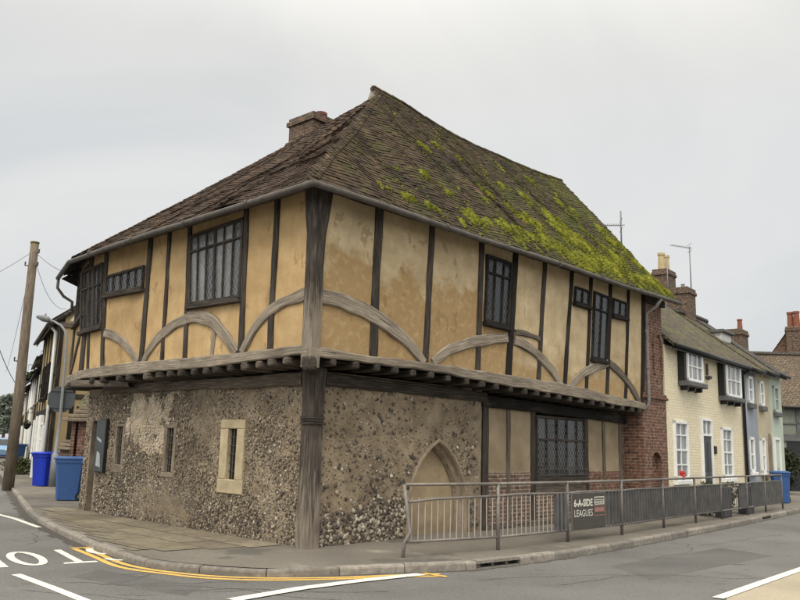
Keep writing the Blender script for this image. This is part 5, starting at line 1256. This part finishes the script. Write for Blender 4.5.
# raised party walls, stacks and dormer of the cottage
u_, z_ = YF.at(683, 289, -2.7); stack(yr, YF, u_, -2.7, .85, .62, 6.0, z_, 'dull_brick', ((0, 0),), 'chimney', 'steel', .2, .08)
u_, z_ = YF.at(664, 271, -4.3); stack(yr, YF, u_, -4.3, .95, .6, 6.0, z_, 'dull_brick', ((-.26, 0), (.26, 0)), 'chimney', 'pot_buff', .72, .15)
u1_, z1_ = YF.at(737, 331, -2.4); stack(yr, YF, u1_-.05, -2.4, 1.0, .62, 5.6, z1_+.02, 'dull_brick', ((.08, .12),), 'chimney', 'pot_red', .5, .11)
ud, zd = YF.at(722, 334, -1.4); mb = MB(); mb.fbox(YF, ud-.62, ud+.5, 5.0, zd-.02, -2.6, -1.25); dm = mb.build('dormer', M['weatherboard'], yr)
mb = MB(); mb.cham(YF, ud-.75, ud+.58, zd-.02, zd+.08, -2.8, -1.1, .02); mb.build('dormer_roof', M['slat'], dm)
mb = MB()
for q in range(4): mb.cham(YF, ud-.64, ud+.52, 5.0+(zd-5.05)*q/4+.02, 5.0+(zd-5.05)*(q+1)/4, -1.26, -1.235, .008)
mb.build('boards', M['weatherboard'], dm)
# three narrow cottages
ux = [yw, YF.at(757.5, 420)[0], YF.at(771, 420)[0], YF.at(782.5, 420)[0]]
for k, (nm, lab, wm_, wx, lx) in enumerate((('blue_cottage', 'narrow blue-grey rendered cottage between the cream and beige cottages', 'blue_render', (747.3, 752, 403, 376), (749, 754, 472, 437)),
        ('beige_cottage', 'narrow beige rendered cottage with a small arched niche beside the blue one', 'beige_render', (759, 763, 406, 381), (761, 765, 473, 438)),
        ('mint_cottage', 'pale mint green cottage at the far end of the terrace', 'mint_render', (773.3, 778, 412, 386), (775, 779.5, 469, 440)))):
    hh, rr_ = house(nm, lab, 'house', YF, ux[k]+.003, ux[k+1], 4.60+.05*k, 5.2, 2.0, wm_, 'tile_moss' if k < 2 else 'tile_grey', .28, None, 'black', .0)
    a, zb = YF.at(wx[0], wx[2]); b, zt = YF.at(wx[1], wx[2])[0], YF.at(wx[0], wx[3])[1]
    sash(hh, YF, a, b, zb, zt, 1, 2, 0, 'white' if k < 2 else 'mint_render', 'glass_net', 'slat', .16, .09)
    a, zb = YF.at(lx[0], lx[2]); b, zt = YF.at(lx[1], lx[2])[0], YF.at(lx[0], lx[3])[1]
    if k < 2: sash(hh, YF, a, b, zb, zt, 1, 2, 0, 'white', 'glass_net', 'white', .1, .09)
    else: door(hh, YF, a, b, .12, zt, 'mint_render', 0)
    if k == 1:
        a_, z_ = YF.at(769, 433); mb = MB(); w_ = .22; pts = [(a_-w_, .9)]+[(a_-w_*math.cos(math.pi*q/8), z_-.25+.25*math.sin(math.pi*q/8)) for q in range(9)]+[(a_+w_, .9)]
        mb.face([YF(u, z, .012) for u, z in pts]); 
        for p, q in zip(pts, pts[1:]): mb.face([YF(*p, .012), YF(*q, .012), YF(*q, -.05), YF(*p, -.05)])
        mb.build('arched_niche', M['stone_dark'], hh)
    if k == 0:
        mb = MB(); mb.tube([YF(ux[k]+.14, 4.4, .07), YF(ux[k]+.14, .1, .07)], .045, 8); mb.build('downpipe', M['blue_render'], hh, smooth=True)
ue = ux[3]
# tile-roofed building with a clad front beyond, and the gabled brick house behind it
q0 = G(783.5, 0, 0) if False else None
FB = Face(V(17.6, 36.8, 0), dirv(2), 1)
fx0 = FB.at(781, 406)[0]; ez_ = FB.at(790, 407)[1]
hh, rr_ = house('clad_building', 'building with a brown tiled roof and grey-green cladding over a dark opening', 'building', FB, fx0, fx0+11, ez_+.2, 7, FB.at(790, 356, -3.5)[1]-ez_-.2, 'panel_green', 'tile_tan', .3, None, 'black')
zc = FB.at(790, 441)[1]
mb = MB(); mb.fbox(FB, fx0+.15, fx0+10.8, .05, zc, -.1, .02); mb.build('opening', M['black'], hh)  # black box on the wall, painted as the dark inside
for q in range(7): mb = MB(); u = FB.at(797.5, 420)[0]+q*1.6; mb.fbox(FB, u-.08, u+.08, zc, ez_, .0, .05); mb.build('cladding_post', M['slat'], hh)
mb = MB(); mb.fbox(FB, fx0, fx0+11, zc, zc+.3, .0, .08); mb.fbox(FB, fx0, fx0+11, zc+.75, zc+.82, .0, .05); mb.build('cladding_band', M['slat'], hh)
FG = Face(V(20.6, 44.5, 0), dirv(100), 1)
root = empty('gabled_brick_house', V(21, 45, .09), 'red brick gabled house with a tall chimney rising behind the tiled roof', 'house')
GP = Face(V(18.5, 44, 0), dirv(-27), 1); gx0, gz0 = GP.at(763, 366); gx1, gz1 = GP.at(792, 325)
mb = MB(); w_ = gx1-gx0
pts = [(gx0, 0), (gx0+2*w_, 0), (gx0+2*w_, gz0), (gx1, gz1), (gx0, gz0)]
mb.face([GP(u, z) for u, z in pts]); mb.face([GP(u, z, -8) for u, z in pts]); mb.face([GP(gx0, 0), GP(gx0, 0, -8), GP(gx0, gz0, -8), GP(gx0, gz0)]); mb.build('wall', M['red_brick'], root)
mb = MB()
for sgn, ux_ in ((1, gx0-.1), (-1, gx0+2*w_+.1)): mb.mesh([GP(ux_, gz0-.1, .08), GP(gx1, gz1+.06, .08), GP(gx1, gz1+.06, -8), GP(ux_, gz0-.1, -8)], [(0, 1, 2, 3)])
r2 = mb.build('roof', M['tile_far'], root)
cu_, cz_ = GP.at(798, 327, .4); stack(r2, GP, cu_+.25, .3, 1.7, .8, 4, cz_, 'dull_brick', ((-.6, 0), (-.3, .2), (.12, 0), (.5, 0)), 'chimney', 'pot_red', .85, .17)
# ---- television aerials
def aerial(base, h, label, yagi=True, boom=1.1, ang=180, tilt=0.):
    root = empty('television_aerial', base, label, 'aerial')
    mb = MB(); mb.tube([base, base+V(0, 0, h)], .022, 6); mb.build('mast', M['alu'], root, smooth=True)
    if yagi:
        d = dirv(ang); d = d*math.cos(tilt)+V(0, 0, math.sin(tilt)); sx = V(-d[1], d[0], 0); sx /= np.linalg.norm(sx); c = base+V(0, 0, h-.06 if tilt else h*.68)
        mb = MB(); mb.tube([c-d*.1, c+d*boom], .012, 6); mb.build('boom', M['alu'], root)
        mb = MB()
        for k in range(10): p = c+d*boom*(k+.3)/10; mb.tube([p-sx*.16+V(0, 0, 0), p+sx*.16], .006, 5)
        for z in (-.14, .14): mb.tube([c-sx*.25+V(0, 0, z), c+sx*.25+V(0, 0, z)], .008, 5)
        mb.build('elements', M['alu'], root)
    return root
b_ = PR(VE+.16, .46)-V(0, 0, .35); zt_ = Face(b_*V(1, 1, 0), RD, 1).at(624.5, 213)[1]
aerial(b_, zt_-b_[2], 'television aerial with a horizontal comb on a mast at the end of the mossy roof', True, .6, 172)
u_, z_ = YF.at(692, 288, -2.7); aerial(YF(u_-.1, z_-.3, -2.7), YF.at(692, 248, -2.7)[1]-z_+.3, 'tall television aerial with tilted boom on the broad chimney', True, .75, 178, .14)
u_, z_ = YF.at(668, 290, -3.3); aerial(YF(u_, z_-.5, -3.3), YF.at(668, 258, -3.3)[1]-z_+.5, 'bare aerial mast in front of the two pale chimney pots', False)

# ================================================================== LEFT-HAND ROW
TD = dirv(117.5); TF = Face(V(-11.55, 27., 0), TD, -1)      # jettied front of the second timbered house
def tat(x, y): return TF.at(x, y)
t1 = 6.9
ez = 5.65
th, tr = house('second_timbered_house', 'ochre and timber house beyond the flint corner with a white rainwater pipe', 'house', TF, 0, t1, ez, 5.5, 2.15, 'ochre_render', 'tile_grey', .32, None, 'gutter', .12)
for u in np.linspace(.08, t1-.08, 6): timber(TF, [(u, .2), (u+random.uniform(-.03, .03), ez)], .15, .1, .03).build('stud', M['black_wood'], th)
timber(TF, [(0, 2.5), (t1, 2.5)], .22, .1, .05).build('bressumer', M['black_wood'], th); timber(TF, [(0, 3.7), (t1, 3.65)], .12, .1, .035).build('rail', M['black_wood'], th)
GE = Face(TF(0, 0), TF.n*-1, 1 if (np.array([TF.n[1]*-1, TF.n[0], 0])@TD) < 0 else -1)
for u in (.08, .62, 1.2, 1.75, 2.4, 3.1): timber(GE, [(u, .2), (u, ez+min(u, 2.6)*.7)], .14, .1, .03).build('stud', M['black_wood' if u < 2 else 'mid'], th)
timber(GE, [(0, ez-.25), (5.4, ez-.25)], .18, .1, .045).build('tie_beam', M['mid'], th); timber(GE, [(0, 3.0), (5.4, 2.95)], .16, .1, .04).build('rail', M['dark'], th)
bp = MB(); sl_ = 2.15/2.75
for s0, s1 in ((-.38, 2.75),): bp.mesh([GE(s0, ez+s0*sl_-.12, .10), GE(s1, ez+s1*sl_-.12, .10), GE(s1, ez+s1*sl_+.12, .10), GE(s0, ez+s0*sl_+.12, .10), GE(s0, ez+s0*sl_-.12, .05), GE(s1, ez+s1*sl_-.12, .05), GE(s1, ez+s1*sl_+.12, .05), GE(s0, ez+s0*sl_+.12, .05)], [(0, 1, 2, 3), (4, 5, 6, 7), (0, 1, 5, 4), (3, 2, 6, 7), (0, 3, 7, 4)])
bp.build('bargeboard', M['black_wood'], th)
quadpanel(GE, ((.3, ez-.1), (2.6, ez-.1), (2.6, ez+1.7), (.5, ez+.25)), .012, 3, 4, .004).build('gable_plaster', M['white_render'], th)
mb = MB(); mb.tube([TF(.4, ez-.2, .3), TF(.3, ez-.35, .2), TF(.25, ez-.5, .09), TF(.22, 3.6, .08), TF(.2, .2, .08)], .055, 8); mb.build('rainwater_pipe', M['white'], th, smooth=True)
for u in (1.5, 3.6): sash(th, TF, u-.45, u+.45, 3.0, 4.2, 3, 2, .06, 'black_wood', 'glass', 'black_wood')
sash(th, TF, 1.0, 2.1, 1.0, 2.1, 3, 2, .06, 'white', 'glass', 'white'); door(th, TF, 3.2, 4.1, .1, 2.1, 'black_wood')
for u in (2.45, 2.9, 4.5): mb = MB(); mb.cham(TF, u-.09, u+.09, .1, 2.4, .03, .16, .015); mb.build('pilaster', M['white'], th)
# porch with tiled canopies and red brick piers between the two houses
pr0 = G(80, 500, .1)
PF_ = Face(V(-8.05, 20.95, 0), dirv(0), 1)
por = empty('brick_porch', PF_(0, .09), 'small porch with red brick piers and a stone-slab canopy beside the flint corner', 'porch')
def pat(x, y): return PF_.at(x, y)
for x0, x1 in ((70.5, 74.5), (77, 85.5)):
    a, b = pat(x0, 440)[0], pat(x1, 440)[0]; mb = MB(); mb.cham(PF_, a, b, .05, 2.02, -.3, 0, .01); mb.build('pier', M['red_brick'], por)
a, b = pat(69, 424)[0], pat(89, 415)[0]
mb = MB()
for q in range(4): mb.cham(PF_, a-.1+.10*q, b+.3, 2.03+.10*q, 2.03+.10*(q+1)-.012, -.8, .22-.09*q, .012)
mb.build('canopy', M['stone_dark'], por)
mb = MB(); a, b = pat(59, 440)[0], pat(70, 440)[0]; mb.cham(PF_, a, b, .05, 1.30, -.4, -.12, .01); mb.build('wall', M['dull_brick'], por)
mb = MB()
for q in range(3): mb.cham(PF_, a-.03+.03*q, b+.02, 1.30+.09*q, 1.38+.09*q, -.45, -.02-.06*q, .012)
mb.build('coping', M['stone_dark'], por)
mb = MB(); mb.fbox(PF_, a, 1.2, .05, 2.0, -1.0, -.8); mb.build('back_wall', M['dull_brick'], por)
mb = MB(); ra = PF_(-.55, 2.45, -.7); rb = PF_(1.0, 2.45, -.7); mb.face([ra, rb, rb+V(0, 1.6, .95), ra+V(0, 1.6, .95)]); mb.face([ra-V(0, 0, .08), rb-V(0, 0, .08), rb, ra]); mb.build('lean_to_roof', M['tile_moss'], por)
# terrace beyond
TF2 = Face(V(-14.6, 33.3, 0), dirv(116), -1)
specs = [(0, 6.5, 5.15, 'buff_render', 'tile_grey', 'buff terraced cottage with a hanging basket next to the second timbered house'), (6.52, 13.5, 5.0, 'stone_render', 'tile_far', 'grey-brown terraced cottage in the middle of the side street'), (13.52, 21, 5.2, 'white_render', 'tile_grey', 'whitewashed cottage third along the terrace down the side street'), (21.02, 31, 5.0, 'buff_render', 'tile_far', 'last far cottage before the trees on the side street')]
for k, (a, b, e, wm_, rm_, lab) in enumerate(specs):
    hh, rr_ = house('terraced_cottage', lab, 'house', TF2, a, b, e, 6, 2.3, wm_, rm_, .35, 'cottages down the side street', 'black', .05)
    for u in (a+1.4, b-1.5): sash(hh, TF2, u-.5, u+.5, 3.2, 4.5, 2, 2, 0, 'white', 'glass', 'stone_dark')
    sash(hh, TF2, a+.9, a+2.1, .9, 2.3, 2, 2, 0, 'white', 'glass', 'stone_dark'); door(hh, TF2, b-2., b-1.1, .1, 2.15, ('black_wood', 'dark_door', 'black', 'dark_door')[k])
    for u in (b-2.25, b-.9): mb = MB(); mb.cham(TF2, u-.08, u+.08, .1, 2.4, .02, .12, .012); mb.build('pilaster', M['white'], hh)
    mb = MB(); mb.tube([TF2(a+.15, e-.2, .08), TF2(a+.15, .1, .08)], .05, 8); mb.build('downpipe', M['black' if k % 2 else 'white'], hh, smooth=True)
    stack(rr_, TF2, b-.5, -3, .9, .6, e+1.5, e+3.2, 'dull_brick', ((-.2, 0), (.2, 0)))
# ---- hanging baskets
def leaves(c, r, n, sz, mb, flat=1., sd=0):
    for _ in range(n):
        v = np.random.normal(size=3); v /= np.linalg.norm(v); rr_ = random.random()**.4; p = c+v*np.array(r)*rr_
        a = np.random.normal(size=3); a /= np.linalg.norm(a); b = np.cross(a, np.random.normal(size=3)); b /= np.linalg.norm(b); s_ = sz*random.uniform(.6, 1.3)
        mb.face([p-a*s_, p+b*s_*.5, p+a*s_, p-b*s_*.5], [(0, 0), (1, 0), (1, 1), (0, 1)], random.random())
for k, (x, y, dep, lab) in enumerate(((27.5, 376, 39, 'round dark hanging basket high on the terrace wall'), (40, 364, 33.2, 'dark hanging basket beside the second timbered house'), (27, 424, 39.5, 'low dark hanging basket by a terrace door'))):
    d_ = ray(x, y); P = CAMP+d_*dep/d_[1]
    root = empty('hanging_basket', P, lab, 'basket', 'hanging baskets on the side street'); mb = MB(); leaves(P, (.2, .2, .2), 200, .05, mb); mb.build('foliage', M['leaf'], root)
    mb = MB(); mb.tube([P-V(0, 0, .25), P-V(0, 0, .15), P, P+V(0, 0, .02)], [.06, .14, .18, .18], 10); mb.build('bowl', M['rubber'], root)
    mb = MB(); mb.tube([P, P+V(0, 0, .55)], .008, 5); mb.tube([P+V(0, 0, .55), P+V(.75, .35, .55)], .015, 5); mb.build('bracket', M['black'], root)
# ---- telegraph pole
pb = G(8, 487.5, .09); u0_ = ray(35, 243); T_ = CAMP+u0_*((pb[1]+.25)/u0_[1])
tp = empty('telegraph_pole', pb, 'leaning weathered wooden telegraph pole at the left edge', 'pole')
mb = MB(); mb.tube([pb-V(0, 0, .1), pb+(T_-pb)*.4+V(.02, 0, 0), pb+(T_-pb)*.75, T_], [.165, .15, .135, .125], 14); mb.build('shaft', M['pole'], tp, smooth=True)
mb = MB()
for f, s_ in ((.955, 1), (.90, -1), (.90, 1), (.5, -1)): p = pb+(T_-pb)*f; mb.tube([p+V(.12*s_, -.05, 0), p+V(.2*s_, -.08, .0), p+V(.2*s_, -.08, .12)], .022, 6)
mb.build('insulator', M['black'], tp)
mb = MB(); mb.tube([T_-V(0, 0, .02), T_+V(0, 0, .03)], .135, 14); mb.build('cap', M['moss'], tp)
def wire(p, q, sag, lab, r=.012):
    P = [np.array(p)+(np.array(q)-np.array(p))*t+V(0, 0, -sag*4*t*(1-t)) for t in np.linspace(0, 1, 14)]; mb = MB(); mb.tube(P, r, 5); tag(mb.build('overhead_wire', M['cable'], smooth=True), lab, 'wire', 'telephone wires from the pole')
def rp_(x, y, dep): d_ = ray(x, y); return CAMP+d_*dep/d_[1]
wire(T_-V(0, 0, .25), UB(RETL*.6, 5.2, .2), .1, 'telephone wire from the pole to the corner eaves of the flint house', .007)
wire(T_-V(0, 0, .25), rp_(-40, 290, 24), .1, 'telephone wire leaving the pole towards the left edge', .007)
wire(T_-V(0, 0, .35), rp_(66, 309, 27.5), .5, 'slack telephone wire from the pole to the second timbered house', .007)
wire(T_-V(0, 0, .35), rp_(6, 372, 60), .4, 'telephone wire running from the pole down the side street', .009)
wire(rp_(-6, 334, 30), rp_(16, 384, 40), .15, 'cable hanging at the left edge behind the pole', .016)
# ---- swan-neck street lamp that carries the back of an octagonal sign
lb = G(52, 487, .09); L3 = lambda x, y: rp_(x, y, lb[1])
sl_ = empty('street_lamp', lb, 'grey swan-neck street lamp on a thick base beside the blue bin', 'street lamp')
mb = MB(); tp_ = [lb, lb+V(0, 0, 1.0), lb+V(.0, 0, 1.06), L3(60, 420), L3(64.5, 370), L3(66.5, 340), L3(65, 331), L3(61, 325.5), L3(54, 321.5), L3(48, 319.5)]
mb.tube(tp_, [.12, .115, .055, .048, .045, .042, .04, .04, .035, .03], 10); mb.build('column', M['lamp_grey'], sl_, smooth=True)
mb = MB(); a, b = L3(50, 320), L3(37, 316.5); mb.tube([a, a+(b-a)*.15, a+(b-a)*.5, b], [.05, .10, .11, .05], 10); mb.build('lantern', M['lamp_grey'], sl_, smooth=True)
mb = MB(); b2 = L3(45.5, 316.5); mb.tube([b2, b2+V(0, 0, .1)], [.035, .02], 8); mb.build('light_sensor', M['lamp_grey'], sl_)
sc = L3(59.5, 399); oc = Face(sc+V(.02, .10, 0), dirv(12), 1); ss = empty('octagonal_sign', sc, 'back of a grey octagonal road sign fixed to the street lamp', 'sign')
mb = MB(); R8 = .44; o8 = [(R8*math.cos(rad(22.5+45*k)), R8*math.sin(rad(22.5+45*k))) for k in range(8)]
mb.face([oc(u, z, .0) for u, z in o8]); mb.face([oc(u, z, -.012) for u, z in o8]); [mb.face([oc(*o8[k], 0), oc(*o8[(k+1) % 8], 0), oc(*o8[(k+1) % 8], -.012), oc(*o8[k], -.012)]) for k in range(8)]; mb.build('plate', M['sign_back'], ss)
for z in (.26, -.26): mb = MB(); mb.fbox(oc, -.34, .34, z-.02, z+.02, .002, .03); mb.build('channel', M['sign_back'], ss)
# ---- wheelie bins
def bin_(loc, face_deg, m, label, scale=1., group='blue wheelie bins'):
    r = empty('wheelie_bin', loc, label, 'bin', group); d = dirv(face_deg); F_ = Face(V(*loc), V(-d[1], d[0], 0), 1)
    if F_.n@d < 0: F_ = Face(V(*loc), V(d[1], -d[0], 0), 1)
    s_ = scale; w0, w1, d0, d1, h = .235*s_, .28*s_, .26*s_, .33*s_, .98*s_
    mb = MB(); lv = [(.02, w0, d0), (.10, w0*1.01, d0*1.02), (.55*s_, (w0+w1)/2, (d0+d1)/2), (h-.08, w1*.98, d1*.98), (h-.075, w1*1.05, d1*1.05), (h, w1*1.05, d1*1.05)]
    rg = []
    for z, w, dd in lv:
        c_ = .05*s_; rg.append([F_(u, z, o) for u, o in ((-w+c_, dd), (w-c_, dd), (w, dd-c_), (w, -dd+c_), (w-c_, -dd), (-w+c_, -dd), (-w, -dd+c_), (-w, dd-c_))])
    for i in range(len(rg)-1):
        for k in range(8): mb.face([rg[i][k], rg[i][(k+1) % 8], rg[i+1][(k+1) % 8], rg[i+1][k]])
    mb.face(rg[0]); mb.build('body', M[m], r)
    mb = MB(); L8 = lambda z, e: [F_(u, z, o) for u, o in ((-w1*e+.05, d1*e+.02), (w1*e-.05, d1*e+.02), (w1*e, d1*e-.04), (w1*e, -d1*e), (w1*e-.04, -d1*e-.05), (-w1*e+.04, -d1*e-.05), (-w1*e, -d1*e), (-w1*e, d1*e-.04))]
    ll = [L8(h+.004, 1.10), L8(h+.035, 1.12), L8(h+.05, 1.08), L8(h+.075, .8)]
    for i in range(3):
        for k in range(8): mb.face([ll[i][k], ll[i][(k+1) % 8], ll[i+1][(k+1) % 8], ll[i+1][k]])
    mb.face(ll[3]); mb.face(ll[0]); ld = mb.build('lid', M[m], r)
    mb = MB(); mb.tube([F_(-.2*s_, h+.03, -d1-.11), F_(.2*s_, h+.03, -d1-.11)], .018, 8)
    for u in (-.2, .2): mb.tube([F_(u*s_, h+.03, -d1-.11), F_(u*s_, h-.02, -d1)], .018, 6)
    mb.build('handle', M[m], r)
    for u in (-1, 1):
        mb = MB(); c = F_(u*(w0+.035), .1*s_, -d0-.02); a = F_.d*.03; mb.tube([c-a, c+a], .1*s_, 16); wh_ = mb.build('wheel', M['rubber'], r)
        mb = MB(); mb.tube([c-a*1.1, c+a*1.1], .05*s_, 10); mb.build('hub', M['slat'], wh_)
    return r
b1 = G(65, 500.5, .1); bin_((b1[0], b1[1]+.15, .1), 197, 'bin_blue', 'mid-blue wheelie bin against the flint corner, nearest of the left-hand bins')
b2 = G(43, 486, .1); bin_((b2[0], b2[1], .1), 250, 'bin_royal', 'bright royal-blue wheelie bin left of the street lamp')
b3 = G(21, 466, .1); bin_((-19.95, 42.9, .1), 240, 'bin_blue', 'far mid-blue wheelie bin just right of the telegraph pole', 1.1)
d_ = ray(8, 446); b4 = G(7.5, 446, .1); bin_((-29.9, 62., .1), 240, 'bin_blue', 'tiny distant blue bin left of the telegraph pole', 1.25)
b5 = YF.at(768, 470, 1.2); p5 = V(12.85, 27.3, 0); bin_((p5[0], p5[1], .1), 250, 'bin_blue', 'blue wheelie bin behind the far end of the railing', .98)
# ---- plants
def shrub(name, label, c, r, n, sz, m='leaf', cat='shrub', trunk=True):
    root = empty(name, (c[0], c[1], .1), label, cat); mb = MB()
    for k in range(9):
        o_ = np.random.normal(size=3)*np.array(r)*.45; leaves(np.array(c)+o_, np.array(r)*random.uniform(.4, .65), n//9, sz, mb)
    mb.build('foliage', M[m], root)
    if trunk:
        mb = MB()
        for k in range(4): mb.tube([V(c[0]+random.uniform(-.05, .05), c[1], .1), np.array(c)+np.random.normal(size=3)*np.array(r)*.5], [.025, .008], 6)
        mb.build('stem', M['bark'], root)
    return root
b_ = G(28, 474, .1); shrub('low_shrub', 'low olive-green shrub at the foot of the terrace by the far bin', (b_[0]-.2, b_[1], .45), (.9, .6, .32), 1500, .06)
p_ = YF(YF.at(716, 490, .5)[0], .5, .55); shrub('pot_shrub', 'dark leafy plant by the cottage door behind the railing', p_, (.42, .3, .38), 900, .06)
p_ = YF(YF.at(707, 495, .7)[0], .3, .6); shrub('pot_shrub', 'small yellow-green plant below the cottage door', p_, (.35, .25, .18), 500, .05)
d_ = ray(786, 466); p_ = CAMP+d_*34/d_[1]; p_[2] = 1.0; shrub('hedge_shrub', 'dark hanging hedge at the corner beyond the mint cottage', p_, (.7, .7, .8), 2200, .08, 'leaf_dark')
fl = empty('red_flowers', YF(YF.at(680.5, 475)[0], 1.0, .03), 'bright red flowers on the left cottage window sill', 'flowers'); mb = MB(); u_, z_ = YF.at(680.5, 476)
leaves(YF(u_, z_+.03, .05), (.10, .05, .12), 90, .035, mb); mb.build('petals', M['red'], fl)
mb = MB(); mb.tube([YF(u_, z_-.14, .05), YF(u_, z_-.03, .05)], [.05, .07], 8); mb.build('pot', M['pot_red'], fl)
# ---- far end of the side street: trees, cars
def tree(c, h, r, lab, m='leaf_far'):
    root = empty('tree', (c[0], c[1], 0), lab, 'tree', 'far trees at the end of the side street'); mb = MB(); top = V(c[0], c[1], 0)
    mb.tube([top, top+V(.2, 0, h*.35), top+V(-.1, .1, h*.75)], [.32, .22, .07], 8)
    for k in range(6): a = k*1.05; b_ = top+V(0, 0, h*(.35+.07*k)); mb.tube([b_, b_+V(math.cos(a)*r*.6, math.sin(a)*r*.6, h*.18)], [.1, .03], 6)
    mb.build('trunk', M['bark'], root); mb = MB()
    for k in range(26):
        a = random.random()*6.28; q = random.random()**.5*r*.8; z = h*random.uniform(.35, .92); s_ = random.uniform(.22, .4)*r*(1.1-.5*z/h); leaves(top+V(math.cos(a)*q*(1.15-z/h*.6), math.sin(a)*q*(1.15-z/h*.6), z), (s_, s_, s_*.8), 130, .26, mb)
    mb.build('crown', M[m], root)
for k, (x, y, dep, h, r, lab) in enumerate(((15, 393, 95, 7.2, 2.4, 'rounded far tree just left of the telegraph pole'), (-4, 400, 110, 6.8, 4.0, 'broad far tree at the left edge'), (23, 396, 105, 6.5, 2.6, 'far tree half hidden behind the telegraph pole'), (6, 404, 130, 6.5, 3.2, 'lowest pale far tree between the two others'))):
    d_ = ray(x, y); P = CAMP+d_*dep/d_[1]; tree((P[0], P[1]), h, r, lab)
def car(c, deg, m, label):
    root = empty('parked_car', (c[0], c[1], .0), label, 'car', 'cars parked down the side street'); d = dirv(deg); F_ = Face(V(*c, 0), d, 1); hw = .85
    prof_ = [(-2.0, .35), (-2.05, .7), (-1.9, .95), (-1.35, 1.02), (-.95, 1.42), (-.2, 1.5), (.75, 1.46), (1.35, 1.0), (1.9, .85), (2.05, .6), (2.0, .32)]
    mb = MB(); ins = lambda z: hw-(.14 if z > 1.2 else .02 if z > .9 else 0)
    for sgn in (-1, 1): mb.face([F_(u, z, sgn*ins(z)) for u, z in prof_])
    for p, q in zip(prof_, prof_[1:]+prof_[:1]): mb.face([F_(*p, -ins(p[1])), F_(*q, -ins(q[1])), F_(*q, ins(q[1])), F_(*p, ins(p[1]))])
    mb.build('body', M[m], root); mb = MB()
    for sgn in (-1, 1): mb.face([F_(u, z, sgn*(ins(z)+.012)) for u, z in ((-1.2, 1.02), (1.15, 1.02), (.7, 1.38), (-.85, 1.38))])
    for a, b in (((-1.36, 1.04), (-.98, 1.40)), ((1.33, 1.03), (.80, 1.42))):
        w = .62; s_ = -.015 if a[0] < 0 else .015; mb.face([F_(a[0]+s_, a[1]+.01, -w), F_(a[0]+s_, a[1]+.01, w), F_(b[0]+s_, b[1]+.01, w*.95), F_(b[0]+s_, b[1]+.01, -w*.95)])
    mb.build('window', M['glass'], root)
    for u in (-1.3, 1.3):
        for sgn in (-1, 1): mb = MB(); p = F_(u, .31, sgn*.80); mb.tube([p-F_.n*.09, p+F_.n*.09], .31, 16); mb.build('wheel', M['rubber'], root)
    for sgn in (-.6, .6): mb = MB(); mb.fbox(F_, -2.07, -2.0, .65, .8, sgn-.14, sgn+.14); mb.build('headlight', M['white'], root)
    return root
d_ = ray(2, 432); car((-28.6, 58.5), 117, 'car_blue', 'light blue car at the left edge of the street')
car((-30.2, 64.), 117, 'car_white', 'white car partly hidden behind the telegraph pole')
